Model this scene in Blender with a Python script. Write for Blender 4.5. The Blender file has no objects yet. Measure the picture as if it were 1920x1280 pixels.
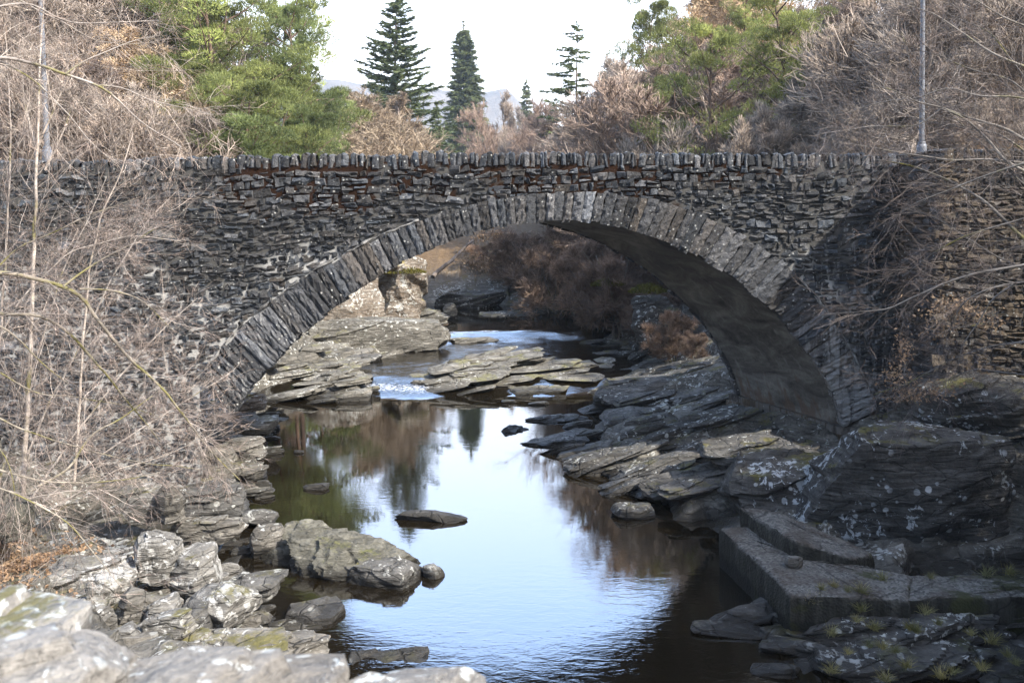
import bpy, math, random
import numpy as np
from mathutils import Matrix, Vector
R_ = math.radians
sc = bpy.context.scene
COL = sc.collection

# ------------------------------------------------------------------ camera
F_PX, CX, CY, HCAM = 1700.0, 960.0, 479.0, 7.0
PITCH, ROLL = R_(3.0), R_(0.9)
Fw = np.array([0, math.cos(PITCH), -math.sin(PITCH)])
r0 = np.array([1., 0, 0]); u0 = np.array([0, math.sin(PITCH), math.cos(PITCH)])
Rt = r0*math.cos(ROLL) - u0*math.sin(ROLL)
Up = r0*math.sin(ROLL) + u0*math.cos(ROLL)
CAM = np.array([0, 0, HCAM])
cd = bpy.data.cameras.new("camera"); cam = bpy.data.objects.new("camera", cd); COL.objects.link(cam)
m = Matrix.Identity(4)
for i in range(3):
    m[i][0], m[i][1], m[i][2], m[i][3] = Rt[i], Up[i], -Fw[i], CAM[i]
cam.matrix_world = m
cd.sensor_width = 36; cd.lens = F_PX/1920*36
cd.shift_y = -(640-CY)/1920
cd.clip_start = .05; cd.clip_end = 9000
cd.dof.use_dof = True; cd.dof.focus_distance = 26; cd.dof.aperture_fstop = 6.3
sc.camera = cam

def ray(px, py): return Fw + (px-CX)/F_PX*Rt + (CY-py)/F_PX*Up
def P(px, py, Y):
    d = ray(px, py); return CAM + d*(Y/d[1])
def G(px, py, z):
    d = ray(px, py); return CAM + d*((z-HCAM)/d[2])

# ------------------------------------------------------------------ light
SUN = np.array([.62, -.45, .64]); SUN /= np.linalg.norm(SUN)
world = bpy.data.worlds.new("World"); sc.world = world; world.use_nodes = True
wn = world.node_tree.nodes; wl = world.node_tree.links
sky = wn.new("ShaderNodeTexSky"); sky.sky_type = 'NISHITA'; sky.sun_disc = False
sky.sun_elevation = math.asin(SUN[2]); sky.sun_rotation = math.atan2(SUN[0], SUN[1])
sky.air_density = 1.0; sky.dust_density = 2.5; sky.ozone_density = 1.2
bg = wn["Background"]; bg.inputs[1].default_value = .15
# thin bright veil of cloud over the blue, thicker towards the horizon
tc = wn.new("ShaderNodeTexCoord"); sep = wn.new("ShaderNodeSeparateXYZ"); wl.new(tc.outputs['Generated'], sep.inputs[0])
mr = wn.new("ShaderNodeMapRange"); mr.inputs[1].default_value = .4; mr.inputs[2].default_value = .72
mr.inputs[3].default_value = 1.; mr.inputs[4].default_value = .1; wl.new(sep.outputs[2], mr.inputs[0])
cn = wn.new("ShaderNodeTexNoise"); cn.inputs['Scale'].default_value = 2.2; cn.inputs['Detail'].default_value = 6
wl.new(tc.outputs['Generated'], cn.inputs['Vector'])
ma = wn.new("ShaderNodeMath"); ma.operation = 'MULTIPLY_ADD'; ma.inputs[1].default_value = .35; ma.inputs[2].default_value = -.17
wl.new(cn.outputs[0], ma.inputs[0])
ad = wn.new("ShaderNodeMath"); ad.operation = 'ADD'; ad.use_clamp = True; wl.new(mr.outputs[0], ad.inputs[0]); wl.new(ma.outputs[0], ad.inputs[1])
mx = wn.new("ShaderNodeMixRGB"); dr = wn.new("ShaderNodeMapRange"); dr.inputs[1].default_value = -.25; dr.inputs[2].default_value = .35; dr.inputs[3].default_value = .12; dr.inputs[4].default_value = 1.; wl.new(sep.outputs[1], dr.inputs[0])  # veil dimmed behind the camera, added to cut fill on surfaces facing it
dm = wn.new("ShaderNodeMath"); dm.operation = 'MULTIPLY'; wl.new(ad.outputs[0], dm.inputs[0]); wl.new(dr.outputs[0], dm.inputs[1]); wl.new(dm.outputs[0], mx.inputs[0]); wl.new(sky.outputs[0], mx.inputs[1]); 
vr = wn.new("ShaderNodeValToRGB"); wl.new(sep.outputs[2], vr.inputs[0])
vr.color_ramp.elements[0].position = .1; vr.color_ramp.elements[0].color = (1, 1, 1, 1); vr.color_ramp.elements[1].position = .42; vr.color_ramp.elements[1].color = (.4, .6, 1., 1)
vm = wn.new("ShaderNodeVectorMath"); vm.operation = 'SCALE'; vm.inputs['Scale'].default_value = 16.5; wl.new(vr.outputs[0], vm.inputs[0]); wl.new(vm.outputs[0], mx.inputs[2])
wl.new(mx.outputs[0], bg.inputs[0])
sd = bpy.data.lights.new("sun", 'SUN'); sd.energy = 4.3; sd.angle = R_(.5); sd.color = (1, .945, .86)
so = bpy.data.objects.new("sun", sd); COL.objects.link(so)
so.rotation_euler = Vector(SUN).to_track_quat('Z', 'Y').to_euler()
sc.view_settings.view_transform = 'Standard'; sc.view_settings.look = 'None'
sc.view_settings.exposure = 1.18; sc.view_settings.gamma = 1
sc.cycles.max_bounces = 6; sc.cycles.diffuse_bounces = 2; sc.cycles.glossy_bounces = 3
sc.cycles.transparent_max_bounces = 4; sc.cycles.volume_bounces = 0
sc.cycles.caustics_reflective = False; sc.cycles.caustics_refractive = False

# ------------------------------------------------------------------ numpy helpers
def _hash(i, j, k, seed):
    h = (i.astype(np.int64)*374761393 + j.astype(np.int64)*668265263 + k.astype(np.int64)*2147483647 + seed*974634777) & 0xffffffff
    h = ((h ^ (h >> 13))*1274126177) & 0xffffffff
    h = ((h ^ (h >> 16))*2246822519) & 0xffffffff
    return ((h ^ (h >> 15)) & 0xffffff)/16777215.0
def vnoise(p, seed=0):
    p = np.asarray(p, float); f = np.floor(p); t = p-f; t = t*t*(3-2*t)
    i, j, k = f[..., 0], f[..., 1], f[..., 2]; r = 0
    for a in (0, 1):
        for b in (0, 1):
            for c in (0, 1):
                w = (t[..., 0] if a else 1-t[..., 0])*(t[..., 1] if b else 1-t[..., 1])*(t[..., 2] if c else 1-t[..., 2])
                r = r + w*_hash(i+a, j+b, k+c, seed)
    return r*2-1
def fbm(p, seed=0, octv=4, gain=.5, lac=2.07):
    p = np.asarray(p, float); a = 1.; r = 0; n = 0
    for o in range(octv):
        r = r + a*vnoise(p, seed+o*17); n += a; a *= gain; p = p*lac + 11.3
    return r/n
def norm(v): return v/np.maximum(np.linalg.norm(v, axis=-1, keepdims=True), 1e-9)

class MB:                                   # collects verts, quads, tris, tint
    def __init__(s): s.v = []; s.q = []; s.t = []; s.c = []; s.n = 0
    def add(s, v, q=None, t=None, c=(1, 1, 1)):
        v = np.asarray(v, float).reshape(-1, 3)
        if q is not None and len(q): s.q.append(np.asarray(q, np.int64).reshape(-1, 4)+s.n)
        if t is not None and len(t): s.t.append(np.asarray(t, np.int64).reshape(-1, 3)+s.n)
        c = np.asarray(c, float)
        s.c.append(np.broadcast_to(c if c.ndim == 2 else c[None, :], (len(v), 3)))
        s.v.append(v); s.n += len(v)
    def mesh(s, name, mat, smooth=False, sharp=None):
        v = np.concatenate(s.v); q = np.concatenate(s.q) if s.q else np.zeros((0, 4), np.int64)
        t = np.concatenate(s.t) if s.t else np.zeros((0, 3), np.int64)
        me = bpy.data.meshes.new(name)
        me.vertices.add(len(v)); me.vertices.foreach_set("co", v.astype(np.float32).ravel())
        me.loops.add(len(q)*4+len(t)*3)
        me.loops.foreach_set("vertex_index", np.concatenate([q.ravel(), t.ravel()]).astype(np.int32))
        me.polygons.add(len(q)+len(t))
        st = np.concatenate([np.arange(len(q))*4, len(q)*4+np.arange(len(t))*3]).astype(np.int32)
        me.polygons.foreach_set("loop_start", st)
        me.update(calc_edges=True)
        a = me.attributes.new("tint", 'FLOAT_COLOR', 'POINT')
        c = np.ones((len(v), 4), np.float32); c[:, :3] = np.concatenate(s.c); a.data.foreach_set("color", c.ravel())
        me.validate()
        me.polygons.foreach_set("use_smooth", np.full(len(me.polygons), bool(smooth or sharp), dtype=bool))
        if sharp: me.set_sharp_from_angle(angle=R_(sharp))
        me.materials.append(mat); return me
    def build(s, name, mat, parent=None, smooth=False, sharp=None):
        return link(name, s.mesh(name, mat, smooth, sharp), parent)
def link(name, me, parent=None):
    o = bpy.data.objects.new(name, me); COL.objects.link(o)
    if parent: o.parent = parent
    return o
def tag(o, label=None, cat=None, group=None, kind=None):
    if label: o['label'] = label
    if cat: o['category'] = cat
    if group: o['group'] = group
    if kind: o['kind'] = kind
    return o
def thing(name, label, cat, loc=(0, 0, 0), group=None):
    o = bpy.data.objects.new(name, None); COL.objects.link(o); o.location = [float(a) for a in loc]
    o.empty_display_size = .3
    return tag(o, label, cat, group)
def copy_tree(root):
    r = root.copy(); COL.objects.link(r)
    for ch in root.children:
        c = ch.copy(); COL.objects.link(c); c.parent = r
        for g in ch.children:
            d = g.copy(); COL.objects.link(d); d.parent = c
    return r
def grid_q(nu, nv):                          # verts index u*nv+v
    a = (np.arange(nu-1)[:, None]*nv+np.arange(nv-1)[None, :]).ravel()
    return np.stack([a, a+nv, a+nv+1, a+1], 1)

# ------------------------------------------------------------------ materials
class NT:
    def __init__(s, name):
        s.m = bpy.data.materials.new(name); s.m.use_nodes = True; s.t = s.m.node_tree
        s.b = s.t.nodes["Principled BSDF"]
    def n(s, typ, ins=None, **kw):
        x = s.t.nodes.new("ShaderNode"+typ)
        for k, v in kw.items(): setattr(x, k, v)
        for k, v in (ins or {}).items():
            if isinstance(v, bpy.types.NodeSocket): s.t.links.new(v, x.inputs[k])
            else: x.inputs[k].default_value = v
        return x
    def pos(s): return s.n('NewGeometry').outputs['Position']
    def map(s, vec, scale=(1, 1, 1), rot=(0, 0, 0)):
        return s.n('Mapping', {'Vector': vec, 'Scale': scale, 'Rotation': rot}).outputs[0]
    def noise(s, vec, scale, detail=4, rough=.55, dist=0):
        return s.n('TexNoise', {'Vector': vec, 'Scale': scale, 'Detail': detail, 'Roughness': rough, 'Distortion': dist}).outputs[0]
    def ramp(s, fac, stops):
        x = s.n('ValToRGB', {0: fac}); e = x.color_ramp.elements
        while len(e) < len(stops): e.new(.5)
        for k, (p, c) in enumerate(stops):
            e[k].position = p; e[k].color = (c, c, c, 1) if isinstance(c, (int, float)) else (*c, 1)
        return x.outputs[0]
    def mix(s, fac, a, b, mode='MIX'):
        f = lambda c: (*c, 1) if isinstance(c, tuple) and len(c) == 3 else c
        return s.n('MixRGB', {0: fac, 1: f(a), 2: f(b)}, blend_type=mode).outputs[0]
    def math(s, op, a, b=0., clamp=False): return s.n('Math', {0: a, 1: b}, operation=op, use_clamp=clamp).outputs[0]
    def attr(s): return s.n('Attribute', attribute_name='tint').outputs['Color']
    def bump(s, h, strength, dist, normal=None):
        i = {'Height': h, 'Strength': strength, 'Distance': dist}
        if normal is not None: i['Normal'] = normal
        return s.n('Bump', i).outputs[0]
    def out(s, color, rough=.8, normal=None, spec=.3):
        for k, v in (('Base Color', color), ('Roughness', rough), ('Specular IOR Level', spec)):
            if isinstance(v, bpy.types.NodeSocket): s.t.links.new(v, s.b.inputs[k])
            else: s.b.inputs[k].default_value = (*v, 1) if isinstance(v, tuple) else v
        if normal is not None: s.t.links.new(normal, s.b.inputs['Normal'])
        return s.m

def rock_material(name, c1, c2, c3, lichen=.45, moss=.35, rot=(0, .22, .1), lich_col=(.52, .52, .48), moss_col=(.085, .075, .018), wet=True, fine=1., soil=False, cracks=.7):
    t = NT(name); p = t.pos()
    st = t.map(p, (.9, .9, 7.5), rot)
    n1 = t.noise(st, 1.6, 7, .62, .4); n2 = t.noise(p, .9, 5, .6); n3 = t.noise(p, 14*fine, 5, .7)
    col = t.ramp(n1, [(.3, c1), (.5, c2), (.68, c3)])
    col = t.mix(t.ramp(n2, [(.38, 0.), (.66, .65)]), col, c1)
    col = t.mix(.75, col, t.ramp(n3, [(.28, .45), (.72, 1.5)]), 'MULTIPLY')
    cr = t.n('TexVoronoi', {'Vector': t.map(t.mix(.14, p, t.n('TexNoise', {'Vector': p, 'Scale': 2.2}).outputs['Color']), (1, 1, 3.6), rot), 'Scale': 1.7}, feature='DISTANCE_TO_EDGE').outputs[0]
    crack = t.ramp(cr, [(.0, 1.), (.035, 0.)])
    col = t.mix(t.math('MULTIPLY', crack, t.ramp(t.noise(p, 1.9, 3), [(.42, 0.), (.6, cracks)])), col, (.012, .011, .009))
    nz = t.n('SeparateXYZ', {0: t.n('NewGeometry').outputs['Normal']}).outputs[2]
    if lichen:
        ln = t.noise(p, 5.5*fine, 6, .66, .6); lb = t.noise(p, .8, 3, .5)
        lf = t.math('ADD', ln, t.math('MULTIPLY', t.math('SUBTRACT', lb, .5), .55))
        lf = t.math('ADD', lf, t.math('MULTIPLY', nz, .03))
        e = .72-.22*lichen
        lm = t.ramp(lf, [(e, 0.), (e+.035, .85)])
        wp = t.mix(.06, p, t.n('TexNoise', {'Vector': p, 'Scale': 9., 'Detail': 4.}).outputs['Color'])
        vo = t.n('TexVoronoi', {'Vector': wp, 'Scale': 4.6*fine}).outputs; thr = t.math('MULTIPLY', t.n('SeparateXYZ', {0: vo[1]}).outputs[0], .34)
        spots = t.math('MULTIPLY', t.math('MULTIPLY', t.math('SUBTRACT', thr, vo[0]), 14., True), t.ramp(lb, [(.42, 0.), (.58, .9)]))
        lm = t.math('MAXIMUM', lm, spots) if lichen > .2 else lm
        col = t.mix(lm, col, lich_col)
    if moss:
        mn = t.noise(p, 1.3, 5, .6)
        mm = t.math('ADD', t.math('MULTIPLY', nz, .32), mn)
        e = 1.1-.36*moss
        mm = t.math('ADD', mm, t.math('MULTIPLY', t.math('SUBTRACT', n3, .5), .35))
        col = t.mix(t.ramp(mm, [(min(.97, e*.86), 0.), (min(1., e*.86+.12), .85)]), col, t.mix(n3, moss_col, tuple(a*1.7 for a in moss_col)))
    if soil:
        col = t.mix(t.n('SeparateXYZ', {0: t.attr()}).outputs[0], col,
                    t.mix(t.noise(p, 3.5, 6, .7), (.055, .034, .018), (.23, .15, .075)))
    rough = .85
    if wet:                                   # dark algae band and damp rock just over the water
        z = t.n('SeparateXYZ', {0: p}).outputs[2]
        zz = t.math('ADD', z, t.math('MULTIPLY', t.noise(p, 2.5, 3), -.22))
        w = t.ramp(zz, [(.0, 1.), (.16, 0.)])
        col = t.mix(t.math('MULTIPLY', w, .8), col, (.012, .01, .007))
        rough = t.math('SUBTRACT', .85, t.math('MULTIPLY', w, .45))
    b = t.bump(n3, .55, .05); b = t.bump(n1, .8, .16, b); b = t.bump(t.math('SUBTRACT', 1., crack), cracks, .05, b)
    return t.out(col, rough, b, .3)

M = {}
M['rock_left'] = rock_material('pale_schist', (.09, .081, .067), (.18, .166, .143), (.3, .28, .245), .5, .25)
M['rock_lichen'] = rock_material('lichen_schist', (.11, .102, .09), (.2, .19, .17), (.33, .315, .285), .72, .3, lich_col=(.47, .46, .43))
M['rock_olive'] = rock_material('olive_schist', (.062, .058, .045), (.13, .124, .1), (.225, .215, .18), .15, .22, rot=(0, -.3, .2), moss_col=(.085, .085, .03), cracks=.2)
M['rock_grey'] = rock_material('grey_schist', (.06, .057, .053), (.12, .115, .105), (.2, .19, .175), .3, .25)
M['rock_dark'] = rock_material('dark_schist', (.035, .032, .028), (.085, .079, .07), (.155, .146, .13), .38, .3, moss_col=(.05, .052, .014))
M['rock_knoll'] = rock_material('spotted_schist', (.04, .037, .033), (.1, .094, .085), (.18, .172, .155), .42, .42, lich_col=(.58, .6, .6), moss_col=(.09, .08, .02), rot=(0, .3, .1))
M['rock_river'] = rock_material('river_schist', (.088, .08, .067), (.19, .178, .15), (.315, .297, .258), .3, .3, rot=(0, .16, .15), moss_col=(.15, .14, .06))
M['rock_cliff'] = rock_material('cliff_schist', (.1, .07, .045), (.24, .205, .165), (.37, .34, .3), .62, .5, rot=(1.2, .3, 0), moss_col=(.3, .24, .03))
M['rock_near'] = rock_material('cope_stone', (.14, .125, .105), (.26, .24, .21), (.37, .35, .315), .4, .05, lich_col=(.56, .58, .55), wet=False, fine=4.5, cracks=.15)
M['terrain'] = rock_material('bank_ground', (.06, .055, .046), (.15, .138, .115), (.26, .24, .205), .4, .3, soil=True)

def masonry(name, k=1., white=1., brown=0., lich=1.):
    t = NT(name); p = t.pos(); a = t.attr()
    n1 = t.noise(p, 7, 6, .7); n2 = t.noise(p, 32, 4, .7); z = t.n('SeparateXYZ', {0: p}).outputs[2]
    col = t.mix(.9, a, t.ramp(n1, [(.3, .5), (.7, 1.6)]), 'MULTIPLY')
    col = t.mix(.6, col, t.ramp(n2, [(.3, .5), (.7, 1.45)]), 'MULTIPLY')
    if brown: col = t.mix(t.ramp(t.noise(p, 1.1, 4), [(.4, 0.), (.6, brown)]), col, (.11, .075, .04))
    # lichen specks, lime runs that washed out of the joints low on the wall
    vo = t.n('TexVoronoi', {'Vector': p, 'Scale': 8.5}).outputs[0]
    sp = t.math('MULTIPLY', t.ramp(vo, [(.13, 1.), (.24, 0.)]), t.ramp(t.noise(p, 1.3, 3), [(.42, 0.), (.55, .7*lich)]))
    col = t.mix(sp, col, (.45, .45, .42))
    run = t.noise(t.map(p, (5.5, 5.5, .55)), 1.3, 5, .62, .5)
    low = t.n('MapRange', {0: z, 1: 6.6, 2: 1.5, 3: -.16, 4: .1}).outputs[0]
    rf = t.math('ADD', t.math('ADD', run, low), t.math('MULTIPLY', t.math('SUBTRACT', t.noise(p, .55, 3), .5), .55))
    foot = t.n('MapRange', {0: t.math('ABSOLUTE', t.math('SUBTRACT', t.n('SeparateXYZ', {0: p}).outputs[0], 8.2)), 1: .5, 2: 2.2, 3: .13, 4: 0.}).outputs[0]
    rf = t.math('ADD', rf, foot)
    col = t.mix(t.ramp(rf, [(.6, 0.), (.74, .8*white)]), col, (.36, .355, .34))
    b = t.bump(n2, .8, .035); b = t.bump(n1, 1., .1, b)
    return t.out(col, .75, b, .35)
M['stone'] = masonry('dark_rubble', white=.9)
M['vouss'] = masonry('arch_stone', white=1., lich=1.3)
M['wing'] = masonry('wing_rubble', white=.4, brown=.6)

def mortar():
    t = NT('lime_mortar'); p = t.pos(); z = t.n('SeparateXYZ', {0: p}).outputs[2]; x = t.n('SeparateXYZ', {0: p}).outputs[0]
    n = t.noise(p, 3, 6, .65)
    dark = t.mix(n, (.03, .029, .027), (.12, .116, .108)); pale = t.mix(n, (.2, .195, .185), (.55, .54, .51))
    rust = t.mix(n, (.01, .006, .004), (.036, .017, .009))
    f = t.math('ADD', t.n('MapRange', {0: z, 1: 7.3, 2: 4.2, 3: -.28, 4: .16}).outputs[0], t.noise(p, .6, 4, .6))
    f = t.math('ADD', f, t.n('MapRange', {0: x, 1: 7.2, 2: 9.2, 3: 0., 4: -.4}).outputs[0])  # pale lime held back in the recess, its shade put into the mortar colour
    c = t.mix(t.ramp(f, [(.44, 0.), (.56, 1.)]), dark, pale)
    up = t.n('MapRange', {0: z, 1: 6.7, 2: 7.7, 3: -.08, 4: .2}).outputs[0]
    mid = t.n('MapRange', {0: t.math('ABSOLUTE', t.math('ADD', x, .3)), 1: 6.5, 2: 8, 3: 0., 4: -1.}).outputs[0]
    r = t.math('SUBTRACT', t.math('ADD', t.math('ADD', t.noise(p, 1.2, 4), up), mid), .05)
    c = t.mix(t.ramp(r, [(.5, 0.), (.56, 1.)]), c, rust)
    return t.out(c, .95, t.bump(t.noise(p, 26, 4, .7), .7, .03), .1)
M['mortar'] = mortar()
def lime_mat():
    t = NT('weathered_lime'); p = t.pos(); n = t.noise(p, 4, 6, .7)
    return t.out(t.mix(t.ramp(n, [(.35, 0.), (.65, 1.)]), (.05, .048, .045), (.34, .33, .31)), .9, t.bump(t.noise(p, 30, 3), .6, .03), .1)
M['lime'] = lime_mat()
def barrel_mat():
    t = NT('arch_soffit'); p = t.pos()
    s = t.noise(t.map(p, (.8, .5, 1.6)), 1.1, 7, .65, .9); n = t.noise(p, 12, 5, .7)
    z = t.n('SeparateXYZ', {0: p}).outputs[2]
    c = t.ramp(s, [(.32, (.035, .033, .03)), (.48, (.11, .103, .09)), (.66, (.22, .21, .185))])
    c = t.mix(.6, c, t.ramp(n, [(.3, .6), (.7, 1.35)]), 'MULTIPLY')
    run = t.noise(t.map(p, (2, 3, .35)), 1.6, 4, .6)
    c = t.mix(t.ramp(run, [(.6, 0.), (.72, .5)]), c, (.3, .29, .27))
    o = t.math('MULTIPLY', t.ramp(z, [(.0, 1.), (1., 0.)]), 1.)
    lowm = t.n('MapRange', {0: z, 1: 2.9, 2: 1.6, 3: -.12, 4: .18}).outputs[0]
    rr = t.math('ADD', t.noise(t.map(p, (4, 4, .5)), 1., 4), lowm)
    c = t.mix(t.ramp(rr, [(.6, 0.), (.72, .6)]), c, (.12, .07, .04))
    return t.out(c, .8, t.bump(s, .5, .06, t.bump(n, .4, .02)), .3)
M['barrel'] = barrel_mat()
def concrete_mat():
    t = NT('pebbly_concrete'); p = t.pos()
    v = t.n('TexVoronoi', {'Vector': p, 'Scale': 24.}).outputs; n = t.noise(p, 1.2, 5, .65)
    c = t.mix(.85, (.115, .108, .095), t.ramp(v[1], [(.0, .3), (1., 2.)]), 'MULTIPLY')
    c = t.mix(t.ramp(n, [(.45, 0.), (.62, .75)]), c, (.05, .034, .022))
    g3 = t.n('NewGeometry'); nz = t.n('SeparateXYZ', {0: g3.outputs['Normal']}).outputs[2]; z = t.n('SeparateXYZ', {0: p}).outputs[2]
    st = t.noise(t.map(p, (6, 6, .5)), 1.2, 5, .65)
    c = t.mix(t.ramp(nz, [(.25, .9), (.7, 0.)]), c, t.mix(t.ramp(st, [(.45, 0.), (.66, 1.)]), (.014, .014, .009), (.055, .052, .042)))  # upright faces darkened, shade put into the colour along with moss streaks
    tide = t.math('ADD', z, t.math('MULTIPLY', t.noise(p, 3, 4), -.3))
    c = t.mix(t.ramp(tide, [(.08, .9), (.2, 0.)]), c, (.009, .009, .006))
    gm = t.math('ADD', t.noise(p, 2.1, 5, .65), t.n('MapRange', {0: t.n('SeparateXYZ', {0: p}).outputs[0], 1: 5., 2: 8., 3: -.12, 4: .06}).outputs[0])
    c = t.mix(t.ramp(gm, [(.52, 0.), (.6, .85)]), c, t.mix(n, (.018, .02, .008), (.06, .062, .02)))
    ck = t.n('TexVoronoi', {'Vector': t.mix(.2, p, t.n('TexNoise', {'Vector': p, 'Scale': 2.}).outputs['Color']), 'Scale': .7}, feature='DISTANCE_TO_EDGE').outputs[0]
    c = t.mix(t.ramp(ck, [(0., .8), (.014, 0.)]), c, (.012, .011, .009))
    return t.out(c, .85, t.bump(v[0], .5, .03, t.bump(n, .4, .1)), .3)
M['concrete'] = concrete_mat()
def bark(name, a, b, moss=0., mc=(.17, .15, .03), scale=3.):
    t = NT(name); p = t.pos(); n = t.noise(p, scale, 5, .65); tn = t.attr()
    c = t.mix(t.ramp(n, [(.35, 0.), (.65, 1.)]), a, b)
    c = t.mix(1., c, tn, 'MULTIPLY')
    c = t.mix(1., c, t.ramp(t.n('ObjectInfo').outputs['Random'], [(0., (.7, .68, .68)), (.5, (1., 1., 1.)), (1., (1.3, 1.2, 1.1))]), 'MULTIPLY')
    if moss: c = t.mix(t.ramp(t.noise(p, 1.4, 4, .6), [(.62-.25*moss, 0.), (.72-.25*moss, .85)]), c, mc)
    return t.out(c, .8, t.bump(t.noise(p, scale*8, 3), .5, .02), .25)
M['bark_pale'] = bark('pale_bark', (.22, .19, .165), (.5, .455, .41), .2, (.16, .145, .04))
M['twig_pale'] = bark('pale_twigs', (.12, .102, .09), (.345, .31, .278))
M['bark_shade'] = bark('grey_bark', (.11, .1, .09), (.26, .24, .215), .25)
M['twig_shade'] = bark('grey_twigs', (.075, .065, .06), (.19, .17, .158))
M['bark_far'] = bark('far_bark', (.12, .095, .075), (.3, .25, .21), scale=1.)
M['twig_far'] = bark('brown_twigs', (.17, .145, .125), (.33, .29, .255), scale=.35)
M['twig_far_shaded'] = bark('shaded_brown_twigs', (.13, .095, .073), (.28, .21, .165), scale=.5)  # brown twigs darkened, the far bank's shade put into their colour
M['twig_brown'] = bark('reddish_twigs', (.18, .14, .118), (.32, .258, .222), scale=.3)
M['twig_grey'] = bark('silver_twigs', (.2, .17, .15), (.38, .335, .3), scale=.4)
M['twig_larch'] = bark('tan_twigs', (.3, .235, .165), (.48, .4, .3), scale=.4)
M['bark_pine'] = bark('pine_bark', (.085, .06, .048), (.2, .135, .1), scale=1.2)
M['bark_moss'] = bark('mossy_bark', (.16, .14, .11), (.38, .335, .27), .5, (.16, .145, .04))
def needles(name, a, b, scale=.6):
    t = NT(name); p = t.pos(); n = t.noise(p, scale, 4, .6)
    c = t.mix(1., t.mix(t.ramp(n, [(.35, 0.), (.65, 1.)]), a, b), t.attr(), 'MULTIPLY')
    c = t.mix(1., c, t.ramp(t.n('ObjectInfo').outputs['Random'], [(0., (.72, .78, .8)), (1., (1.25, 1.18, 1.05))]), 'MULTIPLY')
    t.out(c, .6, None, .3)
    tr = t.n('BsdfTranslucent', {'Color': c}); mxs = t.n('MixShader', {0: .3})
    t.t.links.new(t.b.outputs[0], mxs.inputs[1]); t.t.links.new(tr.outputs[0], mxs.inputs[2])
    t.t.links.new(mxs.outputs[0], t.t.nodes['Material Output'].inputs[0]); return t.m
M['needle_pine'] = needles('pine_needles', (.125, .152, .056), (.235, .268, .1))
M['needle_spruce'] = needles('spruce_needles', (.07, .1, .052), (.18, .215, .095))
M['needle_cyp'] = needles('cypress_sprays', (.1, .13, .068), (.24, .265, .11), .35)
M['leaf'] = needles('dead_beech_leaves', (.26, .155, .09), (.42, .29, .19), 2.)
M['grass'] = needles('grass_blades', (.2, .19, .07), (.36, .33, .17), 3.)
M['moss'] = needles('moss_cushion', (.075, .075, .012), (.15, .13, .02), 2.)
M['bracken'] = needles('dead_bracken', (.2, .105, .045), (.36, .22, .11), .4)
def metal():
    t = NT('galvanised_steel'); p = t.pos()
    return t.out(t.mix(t.noise(p, 5, 4), (.1, .11, .13), (.16, .17, .19)), .5, None, .5)
M['steel'] = metal()
def water_mat():
    t = NT('peaty_water'); p = t.pos(); foam = t.n('SeparateXYZ', {0: t.attr()}).outputs
    c = t.mix(t.noise(p, .35, 3), (.006, .0045, .0022), (.012, .0085, .004))
    n1 = t.noise(t.map(p, (1.1, 2.6, 1), (0, 0, .3)), 2.2, 3, .5, .6); n2 = t.noise(t.map(p, (1, 2.2, 1), (0, 0, -.2)), 9, 3, .55, .3)
    n3 = t.noise(p, .45, 2)
    h = t.math('ADD', t.math('MULTIPLY', n1, 1.), t.math('MULTIPLY', n2, .35))
    str_ = t.math('ADD', t.math('MULTIPLY', foam[1], 1.), t.math('MULTIPLY', t.ramp(n3, [(.4, 0.), (.65, 1.)]), .025))
    b = t.bump(h, str_, .05)
    fn = t.noise(t.map(p, (1.5, 3.5, 4)), 5, 5, .7)
    fm = t.ramp(t.math('ADD', fn, t.math('MULTIPLY', t.math('SUBTRACT', foam[0], 1.), .6)), [(.42, 0.), (.6, .85)])
    c = t.mix(fm, c, (.75, .77, .8))
    m_ = t.out(c, t.math('ADD', .015, t.math('MULTIPLY', fm, .5)), b, 1.)
    t.b.inputs['IOR'].default_value = 2.0
    return m_
M['water'] = water_mat()
def hill_mat():
    t = NT('heather_moor'); p = t.pos(); n = t.noise(p, .006, 7, .68)
    c = t.ramp(n, [(.34, (.05, .055, .04)), (.5, (.15, .12, .085)), (.62, (.25, .21, .16))])
    return t.out(c, .9, t.bump(n, .8, 40.), .1)
M['hill'] = hill_mat()

# ------------------------------------------------------------------ terrain
def gz(px, py, z): return tuple(G(px, py, z))
def dz(px, py, Y): return tuple(P(px, py, Y))
CP = []
# waterline, left bank then right bank
for a in [(820, 1278), (640, 1225), (600, 1130), (545, 1090), (515, 1000), (505, 950), (490, 900), (495, 840), (500, 790), (478, 748)]: CP.append(gz(*a, 0.02))
for a in [(1480, 1290), (1400, 1200), (1390, 1120), (1380, 1060), (1350, 1010), (1250, 970), (1130, 930), (1075, 885), (1100, 840), (1090, 800), (1130, 765)]: CP.append(gz(*a, 0.02))
# river bed
for x, y in [(0, 8), (1, 12), (2, 14), (.5, 16), (1.5, 18), (-1, 19), (-2.5, 22), (-1, 25), (-3, 28), (-4.5, 31), (-1, 31), (2.5, 15.5), (-2, 33), (-3.4, 25), (-.2, 22), (.3, 28), (3, 20), (-2.8, 17.3)]: CP.append((x, y, -.8))
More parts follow.
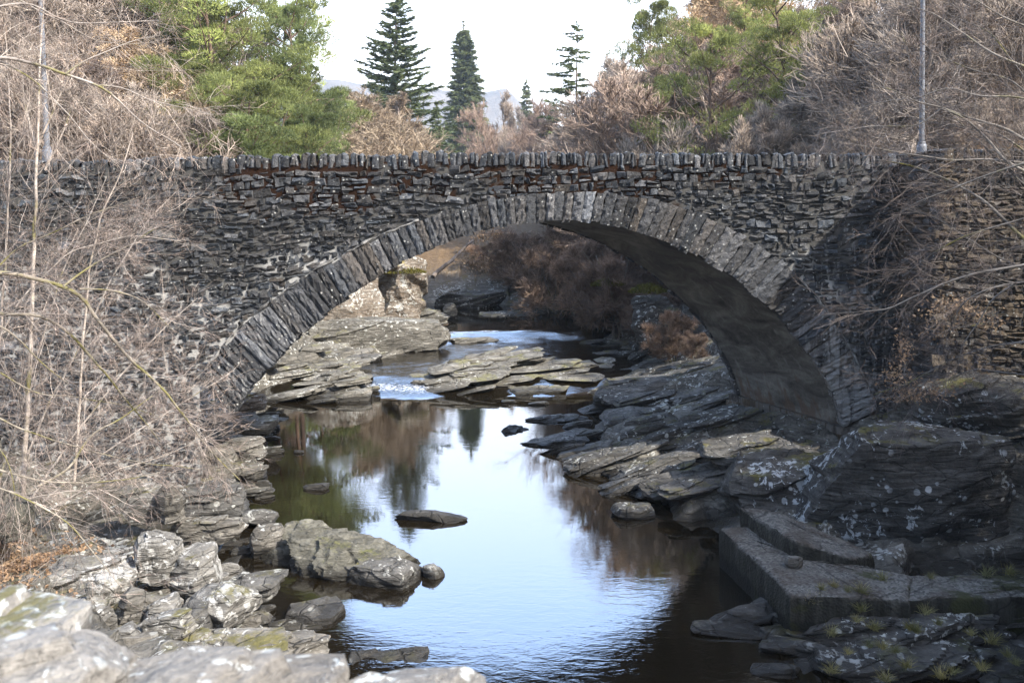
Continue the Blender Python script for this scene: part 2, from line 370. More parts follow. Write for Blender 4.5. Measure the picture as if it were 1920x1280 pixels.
# rapids and upper pools
for x, y, z in [(-3.7, 34.6, .3), (-2.4, 35.3, .7), (-1, 36, .85), (.6, 36.3, .8), (1.9, 35.8, .6), (-1.5, 38.3, .95), (0, 39, .85), (2.8, 35, .3), (-7, 34.8, .6), (-6, 34.1, .4), (-7.6, 36.5, .7), (-4.7, 34.6, -.1), (-4.9, 37, .1), (-5, 39, .15), (-3.2, 41.2, .15), (-6.7, 39.6, .8), (-8, 41, 1.2), (-5, 42.8, .9), (-6, 44, 1.5), (.4, 42.6, .2), (1.5, 45, .3), (3.6, 37.5, .2), (4.2, 41, .2), (4, 40, .35), (0, 47, .1), (-2, 50, -.1), (1.5, 51, -.1), (-3.5, 55, 0), (0, 55, .2), (-8, 57, .2), (-14, 58, .3), (-22, 59, .3)]: CP.append((x, y, z))
# left bank
for x, y, z in [(-7, 15.3, 1.0), (-9.5, 15, 1.5), (-5.2, 15, .7), (-3.8, 14.2, .35), (-3.6, 12.5, .9), (-6, 12, 1.6), (-8, 12.5, 2), (-3, 10, 1.2), (-7, 9, 2.8), (-12, 12, 3), (-11, 18, 1.2), (-8.5, 18.5, .55), (-6.3, 18.5, .25), (-9.5, 21, .45), (-7.3, 21, .4), (-13, 21, 1.5), (-16, 15, 5), (-18, 22, 6.5), (-22, 12, 7), (-16, 6, 5), (-7.8, 24, .8), (-9, 27, 1.2), (-10.2, 31, 1.2), (-12, 26, 3), (-9.5, 36, 1.1), (-9.5, 42, 1.4), (-8.5, 47, 1.6), (-12, 34, 4), (-13, 45, 5), (-9, 51, 3.5), (-17, 30, 7.3), (-17, 45, 7.5), (-17, 52, 6)]: CP.append((x, y, z))
# right bank
for x, y, z in [(6, 18.5, .6), (8, 19.5, 1.5), (10, 17, .3), (9.5, 21, 2.2), (6.3, 21.5, 1.0), (5, 22, .7), (8, 22, 1.5), (3.3, 23.5, .5), (2.6, 26, .5), (4.8, 26, 1.1), (7, 27, 1.5), (4, 31, .8), (6, 32, 1.3), (5.6, 14.1, .3), (7, 14.1, .45), (8.5, 14, .5), (6, 13.2, .15), (7.5, 13, .3), (12, 13, 1.6), (5.5, 12.5, .1), (7.5, 11.5, .6), (12, 18, 3.5), (12, 21, 4.5), (15, 20, 7), (15, 14, 5.5), (18, 10, 7.5), (9.5, 27, 3.2), (8.5, 33, 2.8), (11, 30, 5.5), (6.5, 38, 1.1), (8.5, 40, 2.5), (5.5, 44, 1), (6, 48, 1.4), (8, 48, 2.6), (11, 42, 5.5), (11, 50, 5), (4, 54, 1), (5, 58, 2.5), (15, 36, 8.5), (16, 48, 9), (14, 28, 7.4), (20, 30, 9)]: CP.append((x, y, z))
# far bank and the ground beyond
for x, y, z in [(0, 60, 1.6), (-5, 62, 1.8), (-12, 63, 2), (-22, 64, 2), (3, 66, 4), (-5, 68, 4), (-14, 70, 4.5), (8, 64, 5.5), (0, 78, 6), (-15, 80, 6), (-30, 72, 5), (-30, 56, 1.2), (-40, 60, 1.2), (-30, 50, 5), (12, 75, 9), (20, 60, 12), (22, 45, 12), (25, 30, 10.5), (30, 20, 9.5), (35, 50, 19), (30, 75, 17), (50, 60, 25), (50, 30, 16), (25, 100, 14), (50, 100, 24), (80, 60, 34), (5, 100, 7.5), (-10, 110, 6.5), (0, 150, 7), (40, 150, 20), (-20, 200, 7), (20, 220, 10), (80, 200, 30), (-25, 110, 6.5), (-45, 110, 7), (-25, 38, 8), (-30, 45, 9.5), (-40, 45, 14), (-24, 30, 8), (-40, 30, 13), (-60, 40, 20), (-50, 75, 11), (-80, 80, 20), (-60, 20, 16), (-30, 10, 9), (30, 0, 10), (0, 0, 4.6), (-6, 0, 5), (6, 0, 5), (0, 3.5, 1.), (-5, 4, 3.5), (5, 4, 2.5), (-60, 150, 8), (-120, 120, 22), (120, 120, 40), (-100, 250, 10), (0, 300, 8), (100, 300, 25), (0, 500, 8), (-200, 500, 12), (200, 500, 30), (0, 900, 6), (-500, 900, 20), (500, 900, 30), (-300, 100, 40), (300, 100, 60), (0, -30, 5), (-60, -30, 10), (60, -30, 12)]: CP.append((x, y, z))
CP = np.array(CP)
def rbf_fit(cp):
    d = np.sqrt(((cp[:, None, :2]-cp[None, :, :2])**2).sum(-1)+.05)
    n = len(cp); A = np.zeros((n+1, n+1)); A[:n, :n] = -d; A[:n, n] = 1; A[n, :n] = 1
    return np.linalg.solve(A, np.r_[cp[:, 2], 0])
RW = rbf_fit(CP)
def base_h(x, y):
    x = np.asarray(x, float).ravel(); y = np.asarray(y, float).ravel(); o = np.full(x.shape, RW[-1])
    for (cx, cy, _), w in zip(CP, RW[:-1]): o -= w*np.sqrt((x-cx)**2+(y-cy)**2+.05)
    return o
def sstep(a, b, x):
    t = np.clip((x-a)/(b-a), 0, 1); return t*t*(3-2*t)
def height(x, y, rough=True):
    x = np.asarray(x, float).ravel(); y = np.asarray(y, float).ravel()
    b = base_h(x, y); p = np.stack([x, y, np.zeros_like(x)], -1)
    rocky = sstep(7.5, 3.2, b)*sstep(75, 58, y)*sstep(19, 13, np.abs(x))
    n = fbm(p*.35, 3, 3)*.5
    for step, ax, ay, s in ((.52, -.26, .06, 5), (.17, -.2, .1, 9)):
        u = (b + ax*x + ay*y + n + .25*step*fbm(p*1.7, s, 3))/step
        f = np.floor(u); fr = u-f
        q = (f + sstep(.72, 1., fr))*step
        b2 = q - ax*x - ay*y - n - .1*step
        b = b + (b2-b)*rocky*(.85 if step > .3 else .7)
    if rough:
        b = b + rocky*(.05*fbm(p*4, 21, 4)) + (1-rocky)*(.35*fbm(p*.4, 31, 4)+.06*fbm(p*3, 41, 3))
    return b
def gh(x, y): return float(height([x], [y], False)[0])

def axis(dense0, dense1, d, lo, hi, g=1.12):
    a = list(np.arange(dense0, dense1, d)); s = d
    while a[-1] < hi: s *= g; a.append(a[-1]+s)
    s = d; b = []; c = dense0
    while c > lo: s *= g; c -= s; b.append(c)
    return np.array(b[::-1]+a)
gx = axis(-13, 13, .11, -3000, 3000, 1.13); gy = axis(9, 40, .11, -60, 5200, 1.085)
X, Y = np.meshgrid(gx, gy, indexing='ij'); Hh = height(X, Y).reshape(X.shape)
bb = base_h(X, Y).reshape(X.shape)
soil = np.clip(sstep(2.4, 4.2, bb) + sstep(13, 17, np.abs(X)) + sstep(60, 68, Y), 0, 1)
litter = np.exp(-(((X+8.8)/1.5)**2+((Y-15.2)/1.3)**2)); soil = np.maximum(soil, np.clip(litter*1.8-.4, 0, 1))
mb = MB(); mb.add(np.stack([X, Y, Hh], -1), grid_q(len(gx), len(gy)), c=np.stack([soil.ravel()]*3, -1))
g = mb.build('ground', M['terrain'], sharp=38); tag(g, kind='structure')

# far hills
hx = np.linspace(-1500, 900, 160); hy = np.linspace(1500, 2700, 60); X, Y = np.meshgrid(hx, hy, indexing='ij')
sk = [(-600, 120), (200, 140), (420, 140), (600, 152), (640, 150), (690, 158), (740, 172), (800, 166), (840, 172), (900, 178), (950, 170), (985, 205), (1040, 250), (1150, 330), (1500, 390)]
s2 = np.array([[P(a, b, 2000)[0], P(a, b, 2000)[2]] for a, b in sk])
top = np.interp(X*2000/Y, s2[:, 0], s2[:, 1])*(Y/2000)
prof = sstep(1500, 2000, Y)**.8*(1-.4*sstep(2000, 2700, Y))
p = np.stack([X, Y, 0*X], -1)
Z = -5 + (top+5)*prof + 13*fbm(p/140, 5, 5)*prof
mb = MB(); mb.add(np.stack([X, Y, Z], -1), grid_q(160, 60)); tag(mb.build('hills', M['hill'], smooth=True), kind='structure')

# river
wx = np.linspace(-45, 9, 230); wy = np.linspace(2.5, 64, 340); X, Y = np.meshgrid(wx, wy, indexing='ij')
p = np.stack([X, Y, 0*X], -1); nn = fbm(p*.8, 77, 3)
e1 = sstep(33.2, 35.6, Y+.5*nn); e2 = sstep(43.5, 46.5, Y+nn)
Z = .42*e1+.33*e2 + .035*fbm(p*3, 13, 3)*np.clip(e1*(1-e2)*1.4+e1*(1-e1)*4, 0, 1)
foam = np.clip(4*e1*(1-e1)*1.0*(X > -7.6)*(X < -2.6) + 4*e2*(1-e2)*.35, 0, 1)
rip = .006+.35*e1*(1-e2)+.6*foam+.07*sstep(19, 13, Y)
mb = MB(); mb.add(np.stack([X, Y, Z], -1), grid_q(230, 340), c=np.stack([foam.ravel(), rip.ravel(), 0*rip.ravel()], -1))
tag(mb.build('river', M['water'], smooth=True), kind='structure')

# ------------------------------------------------------------------ bridge
BY = 22.0; AX = np.array([-1.6, 3.8, .3])          # face plane, skewed run of the barrel
def poly_curve(px, deg, n):
    w = np.array([P(a, b, BY) for a, b in px])[:, [0, 2]]
    s = np.r_[0, np.cumsum(np.linalg.norm(np.diff(w, axis=0), axis=1))]; s /= s[-1]
    cxx = np.polyfit(s, w[:, 0], deg); czz = np.polyfit(s, w[:, 1], deg); u = np.linspace(0, 1, n)
    q = np.stack([np.polyval(cxx, u), np.polyval(czz, u)], -1)
    t = np.r_[0, np.cumsum(np.linalg.norm(np.diff(q, axis=0), axis=1))]; t /= t[-1]
    return lambda v: np.stack([np.interp(v, t, q[:, 0]), np.interp(v, t, q[:, 1])], -1)
INTR = poly_curve([(437, 775), (480, 714), (550, 644), (640, 563), (705, 520), (773, 484), (827, 460), (907, 433), (960, 421), (1033, 414), (1140, 420), (1215, 440), (1280, 467), (1335, 500), (1390, 537), (1447, 582), (1513, 657), (1563, 747), (1580, 800)], 6, 400)
EXTR = poly_curve([(372, 720), (405, 665), (450, 610), (550, 537), (640, 482), (757, 423), (847, 388), (923, 371), (1040, 363), (1140, 367), (1210, 374), (1280, 387), (1390, 430), (1447, 474), (1493, 520), (1540, 575), (1585, 640), (1625, 715), (1655, 790)], 6, 400)
_eu = np.linspace(0, 1, 600); _ee = EXTR(_eu); _iu = np.linspace(0, 1, 120); _b = []
for _a in _iu:
    _i = INTR(_a); _t = INTR(min(1, _a+.01))-INTR(max(0, _a-.01)); _t = _t/np.linalg.norm(_t); _d = _ee-_i; _n = np.linalg.norm(_d, axis=1)
    _b.append(_eu[np.argmin(np.abs(_d@_t)/_n + .15*_n)])
_b = np.convolve(np.r_[np.full(6, _b[0]), _b, np.full(6, _b[-1])], np.ones(13)/13, 'valid'); _b = np.maximum.accumulate(.85*_b+.15*_iu)
EXN = lambda a: EXTR(np.interp(a, _iu, _b))
ev = EXTR(np.linspace(0, 1, 300))
def ext_z(x):
    z = np.interp(x, ev[:, 0], ev[:, 1], left=-9, right=-9); return z
tp = np.array([P(a, b, BY)[[0, 2]] for a, b in [(-400, 304), (0, 302), (150, 301), (420, 294), (700, 289), (960, 287), (1300, 287), (1600, 289), (1780, 291), (2400, 297)]])
def top_z(x): return np.interp(x, tp[:, 0], tp[:, 1])
XL, XS, XR = -19.0, P(1640, 400, BY)[0], 20.0        # spandrel from XL to XS, recess, then the wing in front
XW = 9.45; WY = BY-2.2
bridge = thing('stone_bridge', 'old dark rubble stone bridge with one wide arch spanning the rocky river', 'bridge', (0, BY, 0))
bridge_off = np.array([0, BY, 0])
rng = np.random.default_rng(5)

def rough_stone(mb, quad, y0, proud, nx, nz, rg, tint, fac=.038, nrm=(0, -1, 0), ax=(1, 0, 0)):
    """quad: 4 (a,z) corners bl, br, tr, tl along axis ax; the stone bulges along nrm"""
    q = np.array(quad); w_ = np.abs(q[1]-q[0]).max(); h_ = np.abs(q[3]-q[0]).max()
    ew, eh = min(.2, .018/w_), min(.2, .018/h_)
    u = np.r_[0, np.linspace(ew, 1-ew, nx-2), 1]; v = np.r_[0, np.linspace(eh, 1-eh, nz-2), 1]; U, V = np.meshgrid(u, v, indexing='ij')
    pt = ((1-U)*(1-V))[..., None]*q[0]+(U*(1-V))[..., None]*q[1]+(U*V)[..., None]*q[2]+((1-U)*V)[..., None]*q[3]
    ii, jj = np.meshgrid(np.arange(nx), np.arange(nz), indexing='ij'); edge = np.minimum(np.minimum(ii, nx-1-ii), np.minimum(jj, nz-1-jj))
    d = np.where(edge < .5, -.008, np.where(edge < 1.5, proud*.72, proud))
    inner = edge > .5
    d = d + inner*(rg.normal(0, fac*.8, U.shape) + fac*1.5*((U-.5)*rg.normal(0, 1)+(V-.5)*rg.normal(0, 1)))
    w = np.abs(q[1]-q[0]).max(); h = np.abs(q[3]-q[0]).max()
    jit = rg.normal(0, .09, U.shape+(2,))*np.array([w/(nx-1), h/(nz-1)])
    pt = pt + jit*np.where(edge < 1.5, .25, 1.2)[..., None]
    # squeeze second ring towards the edge so that faces are broad and edges crisp
    V3 = y0[None, None, :] + pt[..., 0:1]*np.array(ax) + pt[..., 1:2]*np.array([0, 0, 1.]) + d[..., None]*np.array(nrm)
    mb.add(V3-bridge_off, grid_q(nx, nz)[:, ::-1] if False else grid_q(nx, nz), c=tint)
def tintrnd(rg, k=1., warm=0.):
    v = k*math.exp(rg.normal(0, .42))*.05
    b = rg.normal(-.02, .06)+warm
    return np.clip(np.array([v*(1+b), v, v*(1.03-b*1.1)]), .012, .3)

def rubble(mb, x0, x1, zlo, zhi, Yf, rg, keep, k=1., warm=0., hmin=.105, hmax=.22, proud=.055):
    z = zlo; row = 0
    while z < zhi+.2:
        h = rg.uniform(hmin, hmax); x = x0 - rg.uniform(0, .3)
        while x < x1:
            w = rg.uniform(.14, .42)*(1 if rg.random() > .1 else 1.4); w = min(w, max(.12, x1+.05-x))
            wob = lambda a, b: .05*math.sin(a*.9+1.3*math.sin(b*.7))+.03*math.sin(a*2.3+b)
            def c(a, b): return (a+rg.normal(0, .022), b+wob(a, b)+rg.normal(0, .017))
            split = h > .17 and rg.random() < .35
            parts = [(z, z+h*.5), (z+h*.5, z+h)] if split else [(z, z+h)]
            for za, zb in parts:
                g_ = .007
                quad = [c(x+g_, za+g_), c(x+w-g_, za+g_), c(x+w-g_, zb-g_), c(x+g_, zb-g_)]
                mx_ = sum(q[0] for q in quad)/4; mz = sum(q[1] for q in quad)/4
                if keep(mx_, mz, h):
                    rough_stone(mb, quad, np.array([0, Yf, 0.]), proud*rg.uniform(.4, 1.25), int(np.clip(round(w/.075), 4, 8))+1, 5 if not split else 4, rg, tintrnd(rg, k, warm))
            x += w
        z += h
    return mb
COPE = .31
mb = rubble(MB(), XL, XS, -1., 9.5, BY, rng, lambda x, z, h: z > ext_z(x)-.02 and z < top_z(x)-COPE-.04 and not (ext_z(x) < -5 and EXTR(0.)[0] < x < EXTR(1.)[0]))
mb.build('spandrel_wall', M['stone'], bridge)
# mortar bed behind the stones (front and back), deck
mb = MB()
for off, face in ((np.zeros(3), -1), (AX+np.array([0, .35, 0]), 1)):
    xs = np.arange(XL, XR+.01, .1); ez = ext_z(xs); zb = np.where(ez > -5, ez-.25, -2.); zt = top_z(xs)-COPE*.6
    v = np.linspace(0, 1, 12); Zz = zb[:, None]+(zt-zb)[:, None]*v[None, :]
    V3 = np.stack([np.broadcast_to(xs[:, None], Zz.shape), np.full(Zz.shape, BY), Zz], -1)+off
    mb.add(V3-bridge_off, grid_q(len(xs), 12))
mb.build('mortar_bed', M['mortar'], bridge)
mb = MB(); xs = np.linspace(XL, XR, 60); zt = top_z(xs)-1.05
ys = np.linspace(BY+.02, BY+AX[1]+.3, 4)
mb.add(np.stack(np.meshgrid(xs, ys, indexing='ij')+[np.repeat(zt[:, None], 4, 1)], -1)-bridge_off, grid_q(60, 4)); mb.build('deck', M['concrete'], bridge)
mb = MB()                                           # inner faces and backs of both parapets
for yy in (BY+.42, BY+AX[1]-.1):
    V3 = np.stack([np.stack([xs, np.full(60, yy), zt], -1), np.stack([xs, np.full(60, yy), zt+1.0-COPE*.7], -1)], 1); mb.add(V3-bridge_off, grid_q(60, 2))
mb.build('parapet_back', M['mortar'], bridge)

# coping stones set on edge
def coping(mb, x0, x1, Yf, rg, depth, k=1., step=(.06, .22), warm=0.):
    x = x0
    while x < x1:
        w = rg.uniform(*step); z1 = top_z(x+w/2)+rg.normal(0, .026); z0 = z1-COPE*rg.uniform(.8, 1.2)
        tw = rg.normal(0, .03); g_ = .008
        nxx, nzz = 4, 6
        U, V, = np.meshgrid(np.linspace(0, 1, nxx), np.linspace(0, 1, nzz), indexing='ij')
        prof = []                                     # front face, over the top and down the back
        pr = rg.uniform(.015, .085)
        pathy = [0, -pr, -pr*rg.uniform(.8, 1.2), -pr*.9, -.4*pr, depth*.3, depth*.75, depth]
        pathz = [z0, z0+.02, z0+(z1-z0)*.5, z1-.05, z1-.005, z1+.012, z1, z0]
        pts = []
        for a in np.linspace(0, 1, nxx):
            ins = 0 if 0 < a < 1 else 1
            for b, (yy, zz) in enumerate(zip(pathy, pathz)):
                pts.append((x+g_+(w-2*g_)*a+tw*b*.3+rg.normal(0, .006), Yf+yy+(.035 if ins and 0 < b < 6 else 0)+rg.normal(0, .013), zz-(.03 if ins and 3 <= b <= 6 else 0)+rg.normal(0, .009)))
        mb.add(np.array(pts)-bridge_off, grid_q(nxx, 8), c=tintrnd(rg, k, warm))
        x += w
mb = MB(); coping(mb, XL, XW+.1, BY-.0, rng, .45, 1.15); mb.build('coping', M['vouss'], bridge); mb = MB(); coping(mb, XL, XR, BY+AX[1]-.15, rng, .45); mb.build('coping', M['vouss'], bridge)

# arch ring: separate wedge stones
NV = 84; cuts = np.r_[0, np.cumsum(rng.uniform(.82, 1.18, NV))]; cuts /= cuts[-1]
mb = MB()
for i in range(NV):
    a0, a1 = cuts[i]+.0003, cuts[i+1]-.0003
    d0 = rng.normal(0, .022); d1 = rng.normal(0, .025)
    i0, i1, e0, e1_ = INTR(a0), INTR(a1), EXN(a0), EXN(a1)
    rad = norm((e0+e1_-i0-i1)/2)
    i0, i1 = i0-rad*d0, i1-rad*d0; e0, e1_ = e0+rad*(d1-.02), e1_+rad*(d1-.02)
    pr = .085+rng.uniform(0, .045); nu, nv = 5, 10
    U, V = np.meshgrid(np.linspace(0, 1, nu), np.linspace(0, 1, nv), indexing='ij')
    pt = ((1-U)*(1-V))[..., None]*i0+(U*(1-V))[..., None]*i1+(U*V)[..., None]*e1_+((1-U)*V)[..., None]*e0
    edge = np.minimum(np.minimum(U, 1-U)*(nu-1), np.minimum(V, 1-V)*(nv-1))
    d = np.where(edge < .5, pr*.72, pr)+rng.normal(0, .017, U.shape)+.02*(U-.5)*rng.normal(0, 1)
    pt = pt+rng.normal(0, .008, pt.shape)
    tint = tintrnd(rng, 1.35, .04)
    fr = np.stack([pt[..., 0], BY-d, pt[..., 1]], -1)
    mb.add(fr-bridge_off, grid_q(nu, nv), c=tint)
    bord = np.concatenate([fr[:, 0], fr[-1, 1:], fr[::-1, -1][1:], fr[0, ::-1][1:]])       # closed border
    bk = bord.copy(); bk[:, 1] = BY+.05
    bk2 = bord.copy(); bk2[:, 1] = BY+rng.uniform(.3, .5)
    nb = len(bord); mb.add(np.concatenate([bord, bk2])-bridge_off, [[k, k+nb, k+nb+1, k+1] for k in range(nb-1)], c=tint*.9)
mb.build('arch_ring', M['vouss'], bridge)
# lime fillet along the back of the ring
for a0, a1 in ((.02, .33), (.8, 1.)):
    mb = MB()
    u = np.linspace(a0, a1, 160); e = EXTR(u); q = np.stack([e[:, 0], np.full(160, BY-.09), e[:, 1]], -1); q += .035*np.stack([vnoise(q*7, 5+k) for k in range(3)], -1)
    rr = np.clip(.012+.036*fbm(q*2.2, 9, 4), .001, .05); tg = norm(np.gradient(q, axis=0)); w_ = np.array([0, 1., 0])[None]; n_ = norm(np.cross(tg, w_)); S_ = 6
    ring = np.stack([q+rr[:, None]*(1.5*math.cos(2*math.pi*k/S_)*n_+math.sin(2*math.pi*k/S_)*w_*1.6) for k in range(S_)], 1)
    g4 = grid_q(160, S_); cl = np.arange(159)*S_; g5 = np.stack([cl+S_-1, cl+2*S_-1, cl+S_, cl], 1)
    mb.add(ring-bridge_off, np.concatenate([g4, g5]))
    mb.build('lime_fillet', M['lime'], bridge)
# barrel (soffit)
mb = MB(); s = np.linspace(0, 1, 90); iv = INTR(s); ee = EXTR(s); rad = norm(ee-iv); nY = 22
V3 = []
for k in np.linspace(0, 1, nY):
    off = AX*k; q = iv+rad*.03
    V3.append(np.stack([q[:, 0]+off[0]*1., np.full(90, BY+.1)+off[1], q[:, 1]], -1))
V3 = np.array(V3); n_ = .05*fbm(V3*1.3, 4, 4)
V3[..., 0] += rad[None, :, 0]*n_; V3[..., 2] += rad[None, :, 1]*n_
mb.add(V3-bridge_off, grid_q(nY, 90)); mb.build('barrel_soffit', M['barrel'], bridge, smooth=True)
# far arch edge stones
mb = MB()
for i in range(NV):
    a0, a1 = cuts[i]+.001, cuts[i+1]-.001; d0 = rng.normal(0.0, .03)
    i0, i1, e0, e1_ = INTR(a0), INTR(a1), EXTR(a0), EXTR(a1); rad = norm((e0+e1_-i0-i1)/2)
    c4 = np.array([i0-rad*d0, i1-rad*d0, e1_, e0])
    f = np.stack([c4[:, 0]+AX[0], np.full(4, BY+AX[1]+.05), c4[:, 1]], -1); bk = f+np.array([0, .4, 0])
    mb.add(np.concatenate([f, bk])-bridge_off, [[0, 1, 2, 3], [4, 7, 6, 5], [0, 4, 5, 1], [1, 5, 6, 2], [2, 6, 7, 3], [3, 7, 4, 0]], c=tintrnd(rng, 1.1))
mb.build('far_arch_ring', M['vouss'], bridge)
# abutment below the right springing: courses of brown stone under the barrel
mb = MB(); a = INTR(1.)
rg = np.random.default_rng(8)
for r in range(6):
    y = BY-.02
    while y < BY+AX[1]+.3:
        w = rg.uniform(.35, .8); z1 = a[1]-.0-.19*r; kx = (y-BY)/AX[1]*AX[0]
        x0 = a[0]+kx-.05+rg.normal(0, .03); bx = np.array([[x0, y, z1-.185], [x0+.9, y, z1-.185], [x0+.9, y+w-.02, z1-.185], [x0+AX[0]*w/AX[1], y+w-.02, z1-.185]])
        tpz = bx+np.array([0, 0, .18]); mb.add(np.concatenate([bx, tpz])-bridge_off, [[0, 3, 2, 1], [4, 5, 6, 7], [0, 1, 5, 4], [2, 3, 7, 6], [3, 0, 4, 7], [1, 2, 6, 5]], c=tintrnd(rg, 1.6, .3))
        y += w
mb.build('springing_course', M['wing'], bridge)

# wing wall to the right, standing forward of the spandrel
wing = thing('wing_wall', 'brown mossy rubble wing wall standing forward at the right end of the bridge', 'wall', (XW, WY, 0))
wing['kind'] = 'thing'; b_keep = bridge_off; bridge_off = np.array([XW, WY, 0])
rg = np.random.default_rng(12)
mb = rubble(MB(), XW, XR, 1., 9.2, WY, rg, lambda x, z, h: z < top_z(x)-COPE, .8, .14)
for k in range(2):                                   # return face towards the river
    z = 1.
    while z < 8.2-COPE:
        h = rg.uniform(.1, .22); y = 0
        while y < 2.2:
            w = rg.uniform(.2, .5)
            rough_stone(mb, [(-(WY+y+.01), z+.01), (-(WY+min(y+w, 2.22)-.01), z+.01), (-(WY+min(y+w, 2.22)-.01), z+h-.01), (-(WY+y+.01), z+h-.01)], np.array([XW, 0, 0.]), .05, 5, 5, rg, tintrnd(rg, 1.1), nrm=(-1, 0, 0), ax=(0, -1, 0)); y += w
        z += h
    break
mb.build('rubble_face', M['wing'], wing)
mb = MB(); a = np.array([[XW+.03, WY+.02, -1], [XR, WY+.02, -1], [XR, BY+.5, -1], [XW+.03, BY+.5, -1]]); b = a.copy(); b[:, 2] = 8.05
mb.add(np.concatenate([a, b])-bridge_off, [[4, 5, 6, 7], [0, 1, 5, 4], [2, 3, 7, 6], [3, 0, 4, 7], [1, 2, 6, 5]]); mb.build('mortar_core', M['mortar'], wing)
mb = MB(); coping(mb, XW-.05, XR, WY, rg, 2.3, .85, warm=.1); mb.build('coping', M['wing'], wing)
# spandrel in the recess between
bridge_off = b_keep
mb = rubble(MB(), XS, XW, .5, 9.2, BY, rg, lambda x, z, h: z < top_z(x)-COPE and z > ext_z(x)-.02, .55)  # stones tinted darker here, shade of the recess put into their colour
mb.build('recess_wall', M['stone'], bridge)

# ------------------------------------------------------------------ rocks
def rock_mesh(size, seed, n=26, facets=9, layer=.14, lamp=.16, tilt=(-.22, .05), rough=.045, boxy=.5, fscale=1.):
    rg = np.random.default_rng(seed); L = np.linspace(-1, 1, n); U, V = np.meshgrid(L, L, indexing='ij'); O = np.ones_like(U)
    fs = [np.stack(a, -1) for a in ((O, U, V), (-O, V, U), (V, O, U), (U, -O, V), (U, V, O), (V, U, -O))]
    v = np.concatenate([f.reshape(-1, 3) for f in fs]); q = np.concatenate([grid_q(n, n)+k*n*n for k in range(6)])
    key = np.round(v*1e4).astype(np.int64); _, idx, inv = np.unique(key, axis=0, return_index=True, return_inverse=True)
    v = v[idx]; q = inv.ravel()[q]
    s = norm(v); p = (s*(1-boxy)+v*boxy*.86)
    size = np.array(size, float); big = float(size.max())
    p = p+.16*fbm(p*1.3+seed*3.1, seed, 3)[:, None]*s
    ns = norm(np.array([tilt[0], tilt[1], 1.]))
    for k in range(facets):
        nn = norm(rg.normal(0, 1, 3)*np.array([1, 1, .65])+ (ns*.9 if k % 3 == 0 else 0)); sup = (p@nn).max(); dd = sup*rg.uniform(.62, .9)
        e = p@nn-dd; p = p-np.where(e > 0, e, 0)[:, None]*nn*.96
    p = p*size
    t = p@ns; lay = layer*rg.uniform(.8, 1.2)
    u = t/lay+.7*fbm(p*1.1/max(.6, big*.5), seed+5, 2); i = np.floor(u); f = u-i
    hsh = _hash(i, i*0+seed, i*0, 3)
    amp = lamp*(hsh-.35)+.05*sstep(.75, 1., f)*0
    hd = p-t[:, None]*ns; hl = np.linalg.norm(hd, axis=1); hd = hd/np.maximum(hl, 1e-6)[:, None]
    p = p-hd*(amp*min(1., big)*np.clip(hl/(.35*big), 0, 1))[:, None]
    p = p-ns*((f-.5)*lay*.55*np.clip(np.abs(t)/(lay), 0, 1))[:, None]*sstep(.0, .6, np.abs(t)/(lay*1.2))[:, None]*.6
    p = p+s*(rough*min(1.3, max(.35, big))*(fbm(p*2.6*fscale, seed+9, 5, .55)+.35*fbm(p*9*fscale, seed+19, 3)))[:, None]
    return p, q
def place_rock(label, px, py, Y, w, h, depth, mat, seed, name='boulder', group=None, sink=0., rz=0., n=26, **kw):
    """px,py: middle of the visible rock in the photograph, Y its distance, w,h metres, depth metres"""
    c = P(px, py, Y); p, q = rock_mesh((w/2, depth/2, h/2), seed, n, **kw)
    cr, sr = math.cos(rz), math.sin(rz); p = np.stack([p[:, 0]*cr-p[:, 1]*sr, p[:, 0]*sr+p[:, 1]*cr, p[:, 2]], -1)
    mb = MB(); mb.add(p, q); o = mb.build(name, M[mat], sharp=32); o.location = (float(c[0]), float(c[1]), float(c[2]-sink))
    if group == g2: o.location.z = .03+.1*h
    cat = {'boulder': 'rock', 'flat_rock': 'rock', 'cliff': 'cliff', 'rock_ledge': 'rock', 'capstone': 'stone'}.get(name, 'rock')
    return tag(o, label, cat, group)
g1 = 'rocks on the sunny left bank'; g2 = 'rocks standing in the river'; g3 = 'rock ledges on the shaded right bank'; g4 = 'rocks beyond the arch'
S = dict(lamp=.22, layer=.12)
